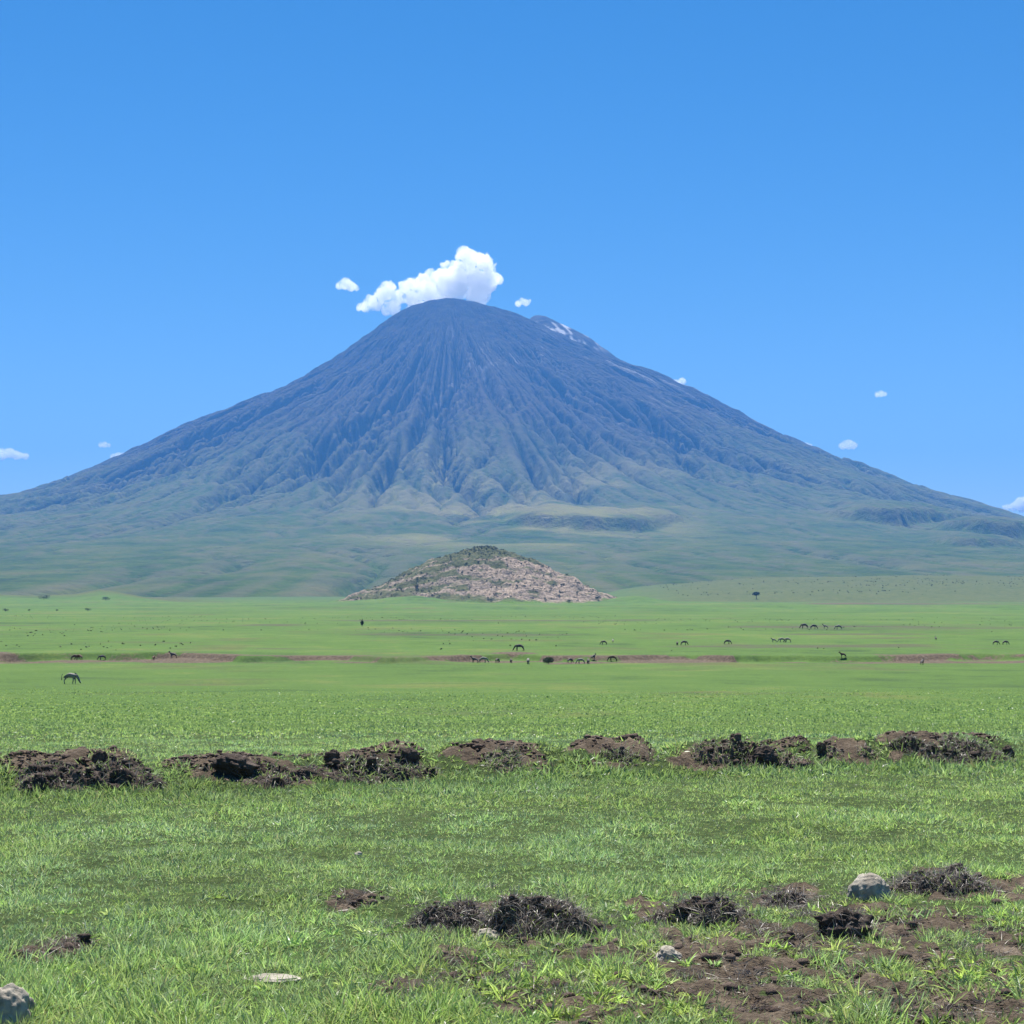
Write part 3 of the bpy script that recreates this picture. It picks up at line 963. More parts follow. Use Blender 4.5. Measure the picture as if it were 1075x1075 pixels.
# sods and tussocks near the camera
SODS = [  # px, foot row, width, height, straw, soil radius share, label, category
    (575, 990, 128, 55, 2600, 'large dark sod bristling with dead grass, in the middle of the near ground', 'sod'),
    (478, 978, 80, 26, 1000, 'low grey straw tussock running left from the largest sod', 'tussock'),
    (742, 977, 100, 38, 1300, 'flat topped black sod with pale stems hanging down its face', 'sod'),
    (826, 956, 46, 26, 520, 'small dry tuft on dark soil between a flat sod and a pale boulder', 'tussock'),
    (887, 989, 64, 30, 110, 'bare black clod of earth under the pale boulder', 'clod'),
    (996, 943, 118, 38, 2100, 'wide heap of soil and purple brown straw right of the pale boulder', 'sod'),
    (75, 1002, 34, 12, 160, 'small dark clump of dead stems in the grass above a corner boulder', 'tussock')]
for k, (px, row, w, h, ns, lab, cat) in enumerate(SODS):
    p = gpt(px, row - 3); s = p[1] / F_PX
    rx, ry, hz = w * s * .5, max(.16, w * s * .32), h * s
    if k == 4:
        v, f = lump(rx, ry * .8, hz * .62, 5, .9, 600 + k, 0, 2.0, 0)
        v[:, 2] = np.maximum(v[:, 2], -.06)
        v[:, 2] += hz * .25
        surf = (v, f); V, T = v, f
        Vs, Ts, oo = [V], [T], len(V)
        rs = np.random.default_rng(k)
        for q in range(40):
            sz = rs.uniform(.008, .028)
            cv, cf = lump(sz, sz, sz * .8, 2, .5, 900 + q + k * 60, .3)
            a = rs.uniform(0, 6.3); rr = rs.uniform(.7, 1.25)
            cv = cv + np.array([math.cos(a) * rx * rr, math.sin(a) * ry * rr, .01])
            Vs.append(cv); Ts.append(cf + oo); oo += len(cv)
        V, T = np.vstack(Vs), np.vstack(Ts)
    else:
        V, T, surf = mound_mesh(rx * 1.25, ry, hz * (.66 if k != 2 else 1.25), 620 + k, 170, .02, .9)
    so = link('grass_sod' if cat != 'clod' else 'earth_clod', mesh_np('sod', V, tris=T), M['soil'], None, (p[0], p[1] + ry * .8, p[2] - .01))
    tag(so, lab, cat)
    lm = (.05, .17) if k != 2 else (.05, .14)
    st = straw_on(surf[0], surf[1], int(ns * 1.9), lm[0], lm[1] * 1.15, .0046, 1.5, .22, .8, None, -.02, 650 + k)
    dk = straw_on(surf[0], surf[1], ns // 3, lm[0], lm[1] * .9, .004, 1.3, .3, .4, [(.07, .06, .06), (.11, .095, .085)], -.02, 670 + k)
    V2, T2_, C2 = pack([st, dk])
    link('dead_grass', mesh_np('dead_grass', V2, tris=T2_, tint=C2), M['straw'], so)['kind'] = 'stuff'
    if k not in (4,):
        gg = straw_on(surf[0], surf[1], max(60, ns // 5), .05, .14, .007, 1.0, .6, .6, [(.11, .17, .055), (.14, .21, .06)], None, 690 + k, -.9)
        link('green_shoots', mesh_np('green_shoots', gg[0], tris=gg[1], tint=gg[2]), M['grass'], so)['kind'] = 'stuff'

STONES = [  # px, foot row, width, height, label
    (915, 945, 42, 36, 'pale rounded boulder lying right of a flat black sod'),
    (701, 1010, 27, 19, 'small beige stone on bare soil below a flat black sod'),
    (511, 989, 26, 18, 'rounded grey stone at the foot of the largest sod'),
    (6, 1078, 46, 56, 'large grey boulder cut off by the lower left corner'),
    (283, 1034, 58, 8, 'long flat pale stone sunk in green grass'),
    (376, 900, 9, 6, 'tiny white pebble alone in the open grass')]
for k, (px, row, w, h, lab) in enumerate(STONES):
    p = gpt(px, row - 2); s = p[1] / F_PX
    v, f = lump(w * s * .52, w * s * (.48 if k != 4 else .22), h * s * .60, 5, .55, 701 + k * 3, 0, 1.7, 0)
    o = link('boulder' if k in (0, 3) else 'stone', mesh_np('stone', v, tris=f), M['stone'], None, (p[0], p[1] + w * s * .2, p[2] + h * s * (.02 if k != 4 else .1)))
    tag(o, lab, 'rock')

# loose crumbs of soil on the bare patches: nobody could count them
cx_, cy_, cs_ = [], [], []
bi = rng.integers(0, len(_bare), 4200)
ba_ = np.array(_bare)[bi]
cx_.append(ba_[:, 0] + rng.normal(size=4200) * ba_[:, 2] * .6); cy_.append(ba_[:, 1] + rng.normal(size=4200) * ba_[:, 2] * .8)
cs_.append(rng.uniform(.003, .012, 4200) * np.where(rng.uniform(size=4200) < .07, 3.2, 1))
nb_ = 3600
xx = rng.uniform(-7.5, 8.5, nb_)
yy_ = np.interp(xx, _bp[:, 0], _bp[:, 1]) + .75 + rng.normal(size=nb_) * .42
ok = (fbm(xx / .9, yy_ / .5, 3, 57) > .5) & (gaps(xx, yy_) > .6)
cx_.append(xx[ok]); cy_.append(yy_[ok]); cs_.append((rng.uniform(.008, .03, nb_) * np.where(rng.uniform(size=nb_) < .08, 1.8, 1))[ok])
cx_, cy_, cs_ = map(np.concatenate, (cx_, cy_, cs_))
cz_ = ground_z(cx_, cy_)
Vs, Ts, oo = [], [], 0
proto_c = [lump(1.1, 1.1, .8, 2, .8, 2000 + q, .0, 1.5, 3) for q in range(40)]
for q in range(len(cx_)):
    v, f = proto_c[q % 40]
    Vs.append(rotz(v * cs_[q], rng.uniform(0, 6.3)) + np.array([cx_[q], cy_[q], cz_[q] + cs_[q] * .4])); Ts.append(f + oo); oo += len(v)
o = link('soil_crumbs', mesh_np('soil_crumbs', np.vstack(Vs), tris=np.vstack(Ts)), M['soil_pale'])
o['kind'] = 'stuff'; o['label'] = 'loose crumbs of dark soil on the bare ground'; o['category'] = 'soil'
# dead stems lying on the bare patches
P, D = [], []
for q in range(9000):
    bx, by, r = _bare[rng.integers(0, len(_bare))]
    P.append((bx + rng.normal() * r * .7, by + rng.normal() * r, 0))
P = np.array(P); P[:, 2] = ground_z(P[:, 0], P[:, 1]) + .008
a = rng.uniform(0, 6.3, len(P)); D = np.stack([np.cos(a), np.sin(a), rng.uniform(-.05, .6, len(P))], -1); D /= np.linalg.norm(D, axis=1, keepdims=True)
C = np.array([(.24, .19, .14), (.33, .28, .2), (.14, .11, .09)])[rng.integers(0, 3, len(P))] * rng.uniform(.6, 1.2, (len(P), 1))
g1 = blades(P, D, rng.uniform(.04, .16, len(P)), np.full(len(P), .004), rng.uniform(0, .3, len(P)), C, 3)
nt_, kt = 640, 34
bb = np.array(_bare)[rng.integers(0, len(_bare), nt_)]
tx = bb[:, 0] + rng.normal(size=nt_) * bb[:, 2] * .9; ty = bb[:, 1] + rng.normal(size=nt_) * bb[:, 2] * 1.2
sp_ = [(gpt(q[0], q[1] - 3), q[2]) for q in SODS]
for q in range(300):
    p_, w_ = sp_[q % 6]
    tx[q] = p_[0] + rng.normal() * w_ * p_[1] / F_PX * .45; ty[q] = p_[1] + .2 + rng.normal() * .28
tz = ground_z(tx, ty)
X, Y, Z = (np.repeat(q, kt) for q in (tx, ty, tz))
a = rng.uniform(0, 6.3, nt_ * kt); tl = rng.uniform(.1, 1.35, nt_ * kt); of = rng.uniform(0, .05, nt_ * kt)
D = np.stack([np.cos(a) * np.sin(tl), np.sin(a) * np.sin(tl), np.cos(tl)], -1)
P = np.stack([X + of * np.cos(a), Y + of * np.sin(a), Z], -1)
C = np.array([(.30, .26, .22), (.40, .36, .29), (.20, .17, .155), (.14, .12, .115)])[rng.integers(0, 4, nt_ * kt)] * rng.uniform(.6, 1.2, (nt_ * kt, 1))
g = pack([g1, blades(P, D, rng.uniform(.03, .10, nt_ * kt) * np.repeat(rng.uniform(.6, 1.5, nt_), kt), np.full(nt_ * kt, .004), rng.uniform(.1, .8, nt_ * kt), C, 3)])
o = link('straw_litter', mesh_np('straw_litter', g[0], tris=g[1], tint=g[2]), M['straw'])
o['kind'] = 'stuff'; o['label'] = 'dead stems littering the bare soil'; o['category'] = 'straw'


# ------------------------------------------------------------------ shrubs and trees
def leaf_cloud(n, rx, ry, rz, size, cols, seed, hollow=.45, lobes=7):
    rs = np.random.default_rng(seed)
    cs = rs.normal(size=(lobes, 3)); cs /= np.linalg.norm(cs, axis=1, keepdims=True)
    cs = cs * rs.uniform(.3, .62, (lobes, 1)); cs[:, 2] = np.abs(cs[:, 2]) * .9 - .15
    w = rs.integers(0, lobes, n)
    d = rs.normal(size=(n, 3)); d /= np.linalg.norm(d, axis=1, keepdims=True)
    P = (cs[w] + d * rs.uniform(hollow, 1, (n, 1)) * rs.uniform(.28, .55, (lobes, 1))[w]) * np.array([rx, ry, rz])
    D = d + rs.normal(size=(n, 3)) * .8; D /= np.linalg.norm(D, axis=1, keepdims=True)
    C = np.array(cols)[rs.integers(0, len(cols), n)] * rs.uniform(.65, 1.25, (n, 1)) * rs.uniform(.75, 1.2, (lobes, 1))[w]
    return blades(P, D, size * rs.uniform(.7, 1.4, n), size * .55 * rs.uniform(.7, 1.3, n), np.full(n, .1), C, 2)


DARKG = [(.035, .060, .022), (.050, .080, .028), (.028, .045, .02)]


def stem_mesh(h, r, seed, n=5, spread=.4, fork=.45):
    bm = bmesh.new(); rs = random.Random(seed)
    def tube(pts, rad):
        rings = []
        for p, q in zip(pts, rad):
            rings.append([bm.verts.new((p[0] + q * math.cos(a), p[1] + q * math.sin(a), p[2])) for a in [k * math.pi / 3 for k in range(6)]])
        for A, B in zip(rings, rings[1:]):
            for k in range(6):
                bm.faces.new((A[k], A[(k + 1) % 6], B[(k + 1) % 6], B[k]))
    tube([(0, 0, -.1 * h), (.02 * h, 0, fork * .5 * h), (0, .01 * h, fork * h)], [r * 1.3, r, r * .8])
    for k in range(n):
        a = k * 2 * math.pi / n + rs.uniform(-.4, .4); s = spread * h * rs.uniform(.6, 1.1)
        tube([(0, .01 * h, fork * h * .9), (math.cos(a) * s * .5, math.sin(a) * s * .5, h * (fork + .3)), (math.cos(a) * s, math.sin(a) * s, h * .92)], [r * .7, r * .45, r * .15])
    me = bpy.data.meshes.new('stem'); bm.to_mesh(me); bm.free()
    return me


def bush(px, row, wpx, hpx, lab, seed, zf=ground_z, name='bush', cols=DARKG, group=None, n=900):
    p = hit(px, row, zf); s = p[1] / F_PX
    rx, h = wpx * s * .5, hpx * s
    root = bpy.data.objects.new(name, None); COL.objects.link(root); root.location = p
    root.empty_display_size = .5
    tag(root, lab, 'bush' if name == 'bush' else 'shrub', group)
    V, T, C = leaf_cloud(n, rx * 1.1, rx * 1.1, h * .62, max(h, rx) * .11, cols, seed)
    V[:, 2] += h * .45
    link('foliage', mesh_np('foliage', V, tris=T, tint=C), M['leaf'], root)
    link('stem', stem_mesh(h * .7, h * .03, seed, 5, .5, .15), M['bark'], root)
    return root


BG = 'dark bushes dotted over the far plain'
for k, (px, row, w, h, lab) in enumerate([
        (46, 629.5, 14, 6, 'wide dark bush on the low ridge below the left mountain foot'),
        (111, 630.5, 11, 5, 'dark bush at the right end of the low left ridge'),
        (6, 642, 9, 4, 'flat dark bush on the far plain at the left edge'),
        (31, 641.5, 4, 2.5, 'tiny bush second from the left edge on the far plain'),
        (59, 641.5, 5, 2.5, 'tiny bush third from the left edge on the far plain'),
        (92, 641.5, 9, 3.5, 'low dark bush on the far plain under the left ridge'),
        (292, 622.5, 4, 2.5, 'lone dark speck of a bush on the plain left of the rocky hill'),
        (628, 629.5, 9, 5, 'dark bush at the right foot of the rocky hill'),
        (598, 632.5, 6, 4, 'small bush in front of the bare face of the rocky hill'),
        (438, 617.5, 6, 6, 'dark bush low on the left flank of the rocky hill'),
        (606, 624, 5, 4, 'small dark bush on the lower right rock face of the hill')]):
    zf = ground_z if k not in (7, 9, 10, 8) else (lambda x, y: np.maximum(ground_z(x, y), np.where(np.abs(y - KD) < 230, knoll_z(x, y)[0], -99)))
    bush(px, row, w, h, lab, 800 + k, zf, 'bush', DARKG, BG, 300)
bush(576, 697, 15, 9, 'round green bush among the grazing animals by the eroded gully', 830, ground_z, 'shrub', [(.05, .08, .03), (.035, .06, .025), (.09, .11, .05)], None, 1500)
bush(380, 657.5, 2.4, 8.5, 'thin upright dark shrub standing alone on the far plain', 831, ground_z, 'shrub', DARKG, None, 350)

# the single flat topped tree before the right ridge
p = hit(794, 629, ground_z, 3.0); s = p[1] / F_PX
tr = bpy.data.objects.new('acacia_tree', None); COL.objects.link(tr); tr.location = p
tag(tr, 'lone dark flat topped tree before the right hand ridge', 'tree')
hh = 7.5 * s
link('trunk', stem_mesh(hh * .9, hh * .045, 77, 6, .45, .45), M['bark'], tr)
V, T, C = leaf_cloud(1500, hh * .8, hh * .8, hh * .42, hh * .09, DARKG, 78, .3, 9)
V[:, 2] += hh * .72
link('crown', mesh_np('crown', V, tris=T, tint=C), M['leaf'], tr)

# scrub on the rocky hill and the right ridge: one mass each
def scrub(name, pts, size, seed, cols, lab):
    rs = np.random.default_rng(seed)
    parts = []
    base = [leaf_cloud(46, 1, 1, .8, .42, cols, seed + q, .3, 4) for q in range(8)]
    for k, p in enumerate(pts):
        V, T, C = base[k % 8]
        sc_ = size * rs.uniform(.5, 1.5)
        parts.append((rotz(V * sc_, rs.uniform(0, 6.3)) + p + np.array([0, 0, sc_ * .35]), T, C * rs.uniform(.7, 1.3)))
    V, T, C = pack(parts)
    o = link(name, mesh_np(name, V, tris=T, tint=C), M['leaf'])
    o['kind'] = 'stuff'; o['label'] = lab; o['category'] = 'scrub'


xs_, ys_ = rng.uniform(-160, 165, 6000), rng.uniform(-200, 60, 6000)
zk_, qk = knoll_z(xs_ + kc, ys_ + KD)
side = smooth(-70, 20, xs_ + 120 * (fbm(xs_ / 34, ys_ / 40, 4, 136) - .5))
pr_ = .10 + .55 * smooth(.30, .1, qk) + .13 * (1 - side) * smooth(.45, .62, fbm(xs_ / 22, ys_ / 22, 3, 141)) + .25 * smooth(.55, .7, fbm(xs_ / 15, ys_ / 15, 3, 142))
kp = (qk < .97) & (rng.uniform(size=6000) < pr_)
scrub('hill_scrub', np.stack([xs_[kp] + kc, ys_[kp] + KD, zk_[kp]], -1), 1.5, 850, [(.045, .065, .025), (.065, .085, .035), (.035, .05, .022)], 'low green scrub growing over the rocky hill')
xs_ = rng.uniform(250, 1150, 2600); ys_ = rng.uniform(2300, 3230, 2600)
pxs = W_PX / 2 + F_PX * xs_ / ys_
kp = (pxs > 640) & (pxs < 1200) & (rng.uniform(size=2600) < 0.55 * smooth(.40, .68, fbm(xs_ / 120, ys_ / 120, 4, 143)))
scrub('ridge_scrub', np.stack([xs_[kp], ys_[kp], ground_z(xs_[kp], ys_[kp])], -1), 1.25, 870, [(.055, .075, .032), (.075, .09, .045)], 'dots of low scrub over the right hand ridge')


xs_ = rng.uniform(-330, 330, 9000); ys_ = rng.uniform(320, 1000, 9000)
pxs = W_PX / 2 + F_PX * xs_ / ys_
kp = (pxs > -60) & (pxs < 1140) & (rng.uniform(size=9000) < .5 * smooth(.54, .70, fbm(xs_ / 45, ys_ / 60, 4, 144)))
scrub('plain_tussocks', np.stack([xs_[kp], ys_[kp], ground_z(xs_[kp], ys_[kp])], -1), .27, 890, [(.06, .09, .03), (.08, .095, .045)], 'dark tussocks dotted over the far green plain')


# ------------------------------------------------------------------ grazing animals (one skinned body each)
def skin_body(verts, edges, radii, sub=2):
    me = bpy.data.meshes.new('skeleton'); me.from_pydata(verts, edges, [])
    ob = bpy.data.objects.new('skeleton', me); COL.objects.link(ob)
    ob.modifiers.new('skin', 'SKIN'); sm = ob.modifiers.new('sub', 'SUBSURF'); sm.levels = sub; sm.render_levels = sub
    for i, r in enumerate(radii):
        d = me.skin_vertices[0].data[i]
        d.radius = r if isinstance(r, tuple) else (r, r); d.use_root = (i == 0)
    dg = bpy.context.evaluated_depsgraph_get(); dg.update()
    out = bpy.data.meshes.new_from_object(ob.evaluated_get(dg))
    bpy.data.objects.remove(ob); bpy.data.meshes.remove(me)
    for p in out.polygons:
        p.use_smooth = True
    return out


def quadruped(pose):
    v = [(-.55, 0, 1.03), (-.15, 0, .98), (.25, 0, .97), (.55, 0, 1.0)]
    r = [(.27, .27), (.30, .30), (.30, .30), (.24, .28)]
    e = [(0, 1), (1, 2), (2, 3)]
    def add(pts, root):
        prev = root
        for (x, y, z, q) in pts:
            v.append((x, y, z)); r.append((q, q)); e.append((prev, len(v) - 1)); prev = len(v) - 1
        return prev
    if pose == 'graze':
        hd = add([(.80, 0, .92, .18), (1.02, 0, .62, .125), (1.14, 0, .40, .115), (1.24, 0, .20, .085), (1.30, 0, .08, .07)], 3)
        poll, ear = hd - 2, [(1.02, .10, .50, .035), (.96, .15, .60, .02)]
    else:
        hd = add([(.78, 0, 1.16, .19), (.95, 0, 1.40, .13), (1.06, 0, 1.52, .12), (1.28, 0, 1.42, .09), (1.40, 0, 1.34, .075)], 3)
        poll, ear = hd - 2, [(1.0, .09, 1.62, .035), (.98, .13, 1.74, .02)]
    for s in (1, -1):
        add([(x, s * y, z, q) for x, y, z, q in ear], poll)
        dx = .06 * s
        add([(.52, s * .15, .76, .13), (.55 + dx, s * .15, .42, .062), (.52 + dx * 1.6, s * .15, .10, .048), (.56 + dx * 1.6, s * .15, .03, .06)], 3)
        add([(-.52, s * .17, .78, .17), (-.42 - dx, s * .16, .62, .10), (-.64 - dx, s * .15, .40, .06), (-.60 - dx * 1.5, s * .15, .10, .048), (-.56 - dx * 1.5, s * .15, .03, .06)], 0)
    return skin_body(v, e, r, 2)


m, t = new_mat('zebra_coat')
co = objco(t)
wv = N(t, 'ShaderNodeTexWave', Scale=2.6, Distortion=2.2, Detail=2.0)
wv.bands_direction = 'X'
t.links.new(co, wv.inputs['Vector'])
finish(t, ramp(t, wv.outputs['Fac'], [(0.42, (0.012, 0.011, 0.011)), (0.55, (0.42, 0.39, 0.34))]), .7)
M['zebra'] = m
m, t = new_mat('dark_coat')
finish(t, ramp(t, noise(t, objco(t), 3, 3), [(0.3, (0.05, 0.045, 0.043)), (0.7, (0.12, 0.105, 0.095))]), .7)
M['dark'] = m
m, t = new_mat('brown_coat')
finish(t, ramp(t, noise(t, objco(t), 3, 3), [(0.3, (0.07, 0.042, 0.025)), (0.7, (0.14, 0.085, 0.05))]), .7)
M['brown'] = m
BODY = {p: quadruped(p) for p in ('graze', 'stand')}
MESH = {}
for p in BODY:
    for c in ('zebra', 'dark', 'brown'):
        q = BODY[p].copy(); q.materials.clear(); q.materials.append(M[c]); MESH[(p, c)] = q


def tail_mesh():
    bm = bmesh.new()
    pts = [((-.80, 0, 1.12), .035), ((-.90, 0, .98), .028), ((-.93, 0, .72), .03), ((-.92, 0, .52), .05), ((-.90, 0, .40), .012)]
    rings = [[bm.verts.new((p[0] + r * math.cos(a), p[1] + r * math.sin(a), p[2])) for a in [k * math.pi / 4 for k in range(8)]] for p, r in pts]
    for A, B in zip(rings, rings[1:]):
        for k in range(8):
            bm.faces.new((A[k], A[(k + 1) % 8], B[(k + 1) % 8], B[k]))
    me = bpy.data.meshes.new('tail'); bm.to_mesh(me); bm.free()
    return me


def mane_mesh():
    bm = bmesh.new()
    pts = [(.60, 1.30, .10), (.86, 1.12, .12), (1.06, .86, .11), (1.16, .66, .10), (1.22, .52, .05)]
    inn = [(.56, 1.20), (.80, 1.02), (.99, .76), (1.10, .56), (1.17, .44)]
    L, R_, B = [], [], []
    for (x, z, h), (ix, iz) in zip(pts, inn):
        L.append(bm.verts.new((ix, .035, iz))); R_.append(bm.verts.new((ix, -.035, iz))); B.append(bm.verts.new((x, 0, z)))
    for k in range(4):
        bm.faces.new((L[k], L[k + 1], B[k + 1], B[k])); bm.faces.new((R_[k + 1], R_[k], B[k], B[k + 1])); bm.faces.new((R_[k], R_[k + 1], L[k + 1], L[k]))
    bm.faces.new((L[0], B[0], R_[0])); bm.faces.new((L[4], R_[4], B[4]))
    me = bpy.data.meshes.new('mane'); bm.to_mesh(me); bm.free()
    return me


AN = [  # px, feet row, height px, coat, pose, heading deg (0 = to the right), label
    (73, 718, 12.5, 'zebra', 'graze', -8, 'zebra grazing with its back sunlit, alone on the open green before the gully'),
    (78, 693, 6.5, 'brown', 'graze', 20, 'brown animal with lowered head in the gully, leftmost of the herd'),
    (83.5, 693, 6.5, 'brown', 'graze', 160, 'brown animal close behind the leftmost gully grazer'),
    (108, 693, 6, 'dark', 'graze', 200, 'dark animal grazing in the reddish gully straight above the lone zebra and to its right'),
    (161, 693, 6, 'brown', 'stand', 80, 'narrow brown animal seen from behind in the gully'),
    (182.5, 691, 8, 'dark', 'stand', 175, 'dark animal standing sideways on the left gully bank'),
    (499, 696, 8, 'dark', 'stand', 160, 'dark animal with raised head, leftmost of the group by the round bush'),
    (506.5, 696, 7, 'zebra', 'graze', 10, 'grey animal grazing right behind the one with the raised head'),
    (522, 696, 5.5, 'dark', 'graze', 60, 'small dark animal third from the left by the round bush'),
    (536.5, 696, 5, 'dark', 'graze', 100, 'tiny dark animal halfway towards the round bush, rump turned'),
    (554.5, 697, 6.5, 'zebra', 'graze', 85, 'pale rumped animal just left of the round bush'),
    (546, 683.5, 8, 'dark', 'graze', 180, 'dark animal grazing alone on the grass above the gully, over the round bush'),
    (598, 696, 5.5, 'dark', 'graze', 40, 'small dark animal just right of the round bush'),
    (610.5, 697, 6.5, 'zebra', 'graze', 180, 'greyish striped animal grazing right of the round bush'),
    (617.5, 697, 6, 'dark', 'graze', 95, 'dark animal touching the rump of the greyish grazer'),
    (622.5, 692.5, 7, 'dark', 'stand', 50, 'upright dark animal in the gully above the greyish grazer'),
    (644, 694.5, 7, 'brown', 'graze', 170, 'brown animal grazing at the right end of the bush group'),
    (634.5, 677, 5, 'dark', 'graze', 180, 'dark animal grazing on the far grass, left of a pale one'),
    (643.5, 674.5, 4.5, 'zebra', 'stand', 85, 'tiny pale animal on the far grass beside a dark one'),
    (711, 677.5, 4.5, 'dark', 'graze', 80, 'narrow dark animal, left one of the pair above the gully'),
    (717.5, 677.5, 5.5, 'dark', 'graze', 10, 'dark grazing animal, right one of the pair above the gully'),
    (763, 676.5, 5.5, 'dark', 'graze', 0, 'dark animal grazing by itself between the pair and the trio'),
    (813, 674.5, 5.5, 'zebra', 'stand', 170, 'left animal of the faint trio on the pale far grass'),
    (821.5, 674.5, 5.5, 'zebra', 'graze', 170, 'middle animal of the faint trio on the pale far grass'),
    (827.5, 674.5, 5.5, 'zebra', 'graze', 160, 'right animal of the faint trio on the pale far grass'),
    (845, 660, 6, 'dark', 'graze', 180, 'dark animal, first of the farthest row of four'),
    (853.5, 660.5, 5.5, 'dark', 'graze', 10, 'second animal of the farthest row of four'),
    (867, 660, 5.5, 'zebra', 'stand', 170, 'third animal of the farthest row of four, head up'),
    (881, 661, 5.5, 'zebra', 'graze', 175, 'last animal of the farthest row of four, head down'),
    (885.5, 690.5, 7, 'brown', 'stand', 185, 'brown animal standing at the dark cut bank on the right'),
    (968, 698, 7.5, 'dark', 'stand', 60, 'dark animal with raised head alone in front of the right gully'),
    (982.5, 672, 4.5, 'dark', 'stand', 90, 'tiny upright dark animal on pale soil far to the right'),
    (1045, 677, 5, 'dark', 'graze', 0, 'left one of two dark grazers near the right edge'),
    (1055, 677, 5, 'dark', 'graze', 5, 'right one of two dark grazers near the right edge')]
HGT = {'graze': 1.33, 'stand': 1.75}
for k, (px, row, hp, coat, pose, head, lab) in enumerate(AN):
    p = gpt(px, row); s = p[1] / F_PX
    sc_ = hp * s / HGT[pose]
    nm = 'zebra' if coat == 'zebra' else 'grazing_animal'
    if k == 0:
        o = link('zebra', MESH[(pose, coat)], None)
        mz = link('mane', mane_mesh(), M['zebra'], o); tz = link('tail', tail_mesh(), M['dark'], o)
    else:
        o = link(nm, MESH[(pose, coat)], None)
    o.location = (p[0], p[1], p[2] - .01)
    o.rotation_euler = (0, 0, math.radians(head)); o.scale = (sc_,) * 3
    tag(o, lab, 'zebra' if nm == 'zebra' else 'animal', 'animals grazing on the plain')


# ------------------------------------------------------------------ clouds (closed scattering bodies above and behind the haze)
m, t = new_mat('cloud_vapour')
pv = t.nodes.new('ShaderNodeVolumePrincipled')
pv.inputs['Color'].default_value = (1, 1, 1, 1)
pv.inputs['Anisotropy'].default_value = 0.6
co = objco(t)
nv = noise(t, co, 0.012, 5, 0.65)
dn = ramp(t, nv, [(0.38, (.05, .05, .05)), (0.56, (1, 1, 1))])
t.links.new(mathn(t, 'MULTIPLY', dn, 0.030), pv.inputs['Density'])
tp = t.nodes.new('ShaderNodeBsdfTransparent')
df = N(t, 'ShaderNodeBsdfTranslucent'); df.inputs['Color'].default_value = (.95, .95, .95, 1)
mx = N(t, 'ShaderNodeMixShader', Fac=0.07)
t.links.new(tp.outputs[0], mx.inputs[1]); t.links.new(df.outputs[0], mx.inputs[2])
o_ = t.nodes.new('ShaderNodeOutputMaterial')
t.links.new(pv.outputs[0], o_.inputs['Volume']); t.links.new(mx.outputs[0], o_.inputs['Surface'])
M['cloud'] = m


def cloud(puffs, D, lab, seed, ref=None, vox=9.0, rnd=5):
    """puffs: (px, row, radius px); D distance"""
    rs = np.random.default_rng(seed)
    s = D / F_PX
    cxp = np.mean([p[0] for p in puffs]); cyp = np.mean([p[1] for p in puffs])
    d0 = ray(cxp, cyp); c0 = np.array([d0[0] * D, D, CAM_Z + d0[2] * D])
    Vs, Ts, oo = [], [], 0
    for (px, row, rp) in puffs:
        for q in range(rnd + 1):
            r = rp * s * (1.0 if q == 0 else rs.uniform(.35, .6))
            d = ray(px, row); c = np.array([d[0] * D, D, CAM_Z + d[2] * D])
            if q:
                u = rs.normal(size=3); u /= np.linalg.norm(u); u[2] = abs(u[2]) * .9 - .25
                c = c + u * rp * s * .85
            else:
                c = c + np.array([0, rs.normal() * rp * s * .3, 0])
            v, f = ico(3)
            Vs.append(v * r + c - c0); Ts.append(f + oo); oo += len(v)
    me = mesh_np('cloud', np.vstack(Vs), tris=np.vstack(Ts))
    ob = link('cloud', me, None)
    rm = ob.modifiers.new('r', 'REMESH'); rm.mode = 'VOXEL'; rm.voxel_size = vox
    dg = bpy.context.evaluated_depsgraph_get(); dg.update()
    out = bpy.data.meshes.new_from_object(ob.evaluated_get(dg))
    bpy.data.objects.remove(ob); bpy.data.meshes.remove(me)
    n = len(out.vertices)
    co = np.empty(n * 3, np.float32); out.vertices.foreach_get('co', co); co = co.reshape(-1, 3).astype(float)
    no = np.empty(n * 3, np.float32); out.vertices.foreach_get('normal', no); no = no.reshape(-1, 3)
    sz = max(p[2] for p in puffs) * s
    dsp = sz * (.42 * (noise3(co + seed * 31, 1.6 / sz, seed) - .5) * 2 + .24 * (noise3(co + seed * 11, 5. / sz, seed + 3) - .5) * 2 + .17 * (noise3(co + seed, 12. / sz, seed + 5) - .5) * 2 + .055 * (noise3(co + seed, 30. / sz, seed + 7) - .5) * 2)
    co = co + no * (dsp * 1.05 + sz * .08)[:, None]
    out.vertices.foreach_set('co', co.astype(np.float32).ravel())
    for p in out.polygons:
        p.use_smooth = True
    out.update()
    o = link('cloud', out, M['cloud'], None, c0)
    return tag(o, lab, 'cloud', 'small white clouds')


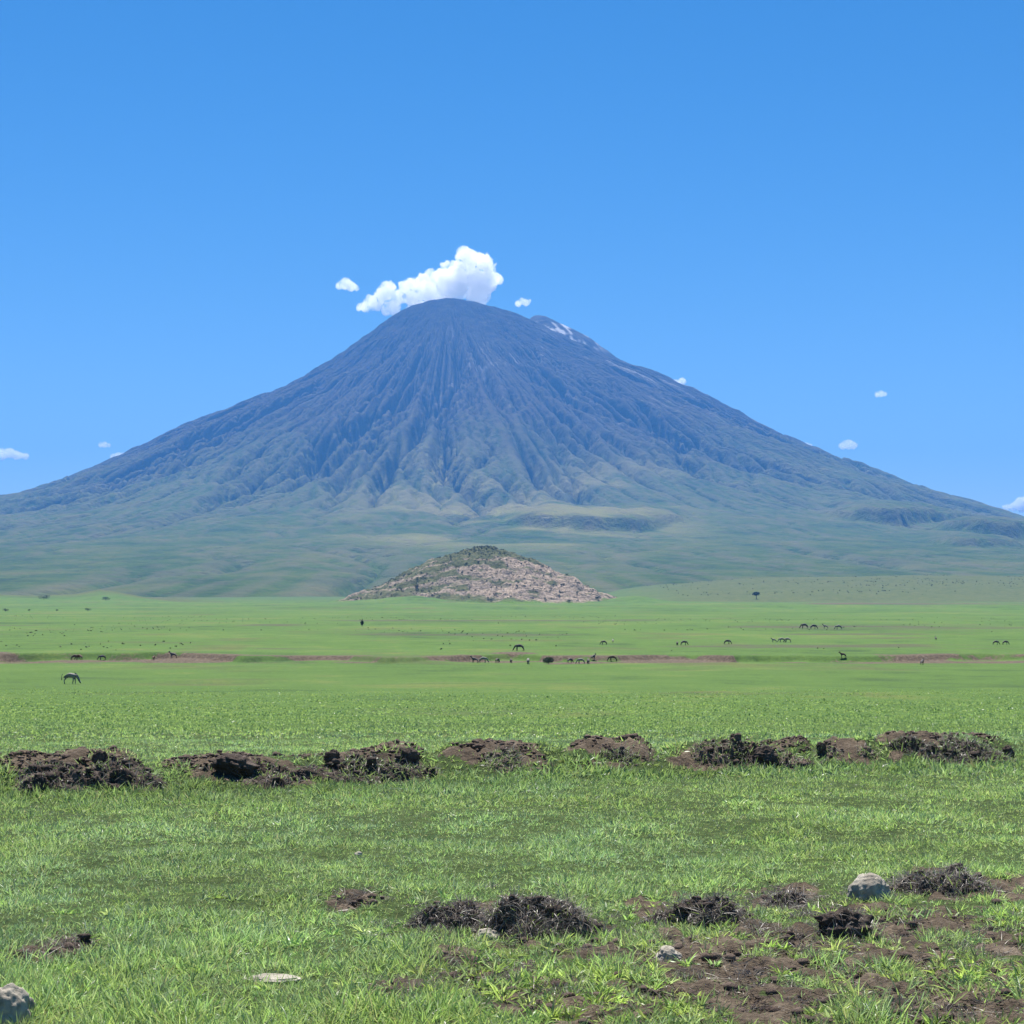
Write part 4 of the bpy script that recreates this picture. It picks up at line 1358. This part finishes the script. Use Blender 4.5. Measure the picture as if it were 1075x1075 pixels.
DC = 12500.0
cloud([(384, 322, 5), (392, 318, 7), (403, 311, 9), (409, 302, 5), (418, 312, 8), (428, 304, 8), (434, 300, 7), (433, 313, 9), (446, 300, 11), (452, 291, 8), (455, 310, 14), (465, 292, 11), (468, 281, 5), (476, 300, 16),
       (487, 283, 12), (489, 271, 10), (494, 267, 6), (502, 279, 13), (508, 292, 14), (513, 283, 8), (517, 294, 7), (500, 300, 16), (505, 271, 6), (440, 322, 12), (412, 324, 8), (505, 310, 10)],
      DC, 'large white billowing cloud rising from behind the summit', 1, vox=7)
cloud([(356, 300, 4), (363, 298, 6), (369, 301, 5), (374, 303, 2.5)], DC, 'small white cloud left of the summit cloud', 2, vox=7)
cloud([(380, 321, 4), (377, 323, 3)], DC + 100, 'cloud wisp under the left end of the summit cloud', 3, vox=6)
cloud([(544, 319, 3.6), (548, 316, 3.4), (552, 318, 3.4), (556, 316, 2)], DC, 'small torn cloud over the right shoulder of the summit', 4, vox=6)
cloud([(711, 404, 5), (716, 401, 4), (708, 402, 3.5)], 17600., 'little cloud peeping over the upper right flank', 5, vox=9)
cloud([(885, 468, 4), (891, 467, 5), (896, 468, 3.5)], 22600., 'small oval cloud over the right flank, lower of two', 6, vox=12)
cloud([(921, 414, 3), (925, 413.5, 3.3), (929, 414, 2.4)], 17000., 'tiny oval cloud high right of the mountain', 7, vox=8)
cloud([(-8, 478, 7), (2, 477, 6), (10, 476, 5.5), (18, 478, 5), (26, 479, 3.5)], 24500., 'long white cloud at the left edge', 8, vox=14)
cloud([(106, 467, 2.6), (110, 467, 3), (114, 467.5, 2)], 24500., 'tiny cloud over the left flank', 9, vox=10)
cloud([(119, 479, 2.8), (124, 478, 3.2), (129, 478.5, 3)], 24500., 'tiny cloud touching the left flank', 10, vox=10)
cloud([(1064, 532, 4), (1070, 529, 5), (1077, 527, 6), (1088, 527, 7), (1056, 533, 3), (1073, 533, 5)], 37000., 'low white cloud at the right edge behind the mountain foot', 11, vox=26)
cloud([(844, 467, 2.6), (847, 467, 2.6), (850, 467.5, 2.4)], 22800., 'faint cloud sliver along the right flank', 12, vox=12)

# ------------------------------------------------------------------ haze
top_z = 2040.0
bm = bmesh.new(); bmesh.ops.create_cube(bm, size=1.0)
x0, x1, y0, y1, z0, z1 = -26000., 26000., -60., 22300., -110., top_z
for v in bm.verts:
    v.co = Vector((x0 if v.co.x < 0 else x1, y0 if v.co.y < 0 else y1, z0 if v.co.z < 0 else z1))
me = bpy.data.meshes.new('haze'); bm.to_mesh(me); bm.free()
m, t = new_mat('haze_air')
pv = t.nodes.new('ShaderNodeVolumePrincipled')
pv.inputs['Color'].default_value = (0.12, 0.40, 1.0, 1)
pv.inputs['Density'].default_value = 5.6e-5
pv.inputs['Anisotropy'].default_value = 0.0
o_ = t.nodes.new('ShaderNodeOutputMaterial'); t.links.new(pv.outputs[0], o_.inputs['Volume'])
hz = link('haze', me, m)
hz['kind'] = 'stuff'
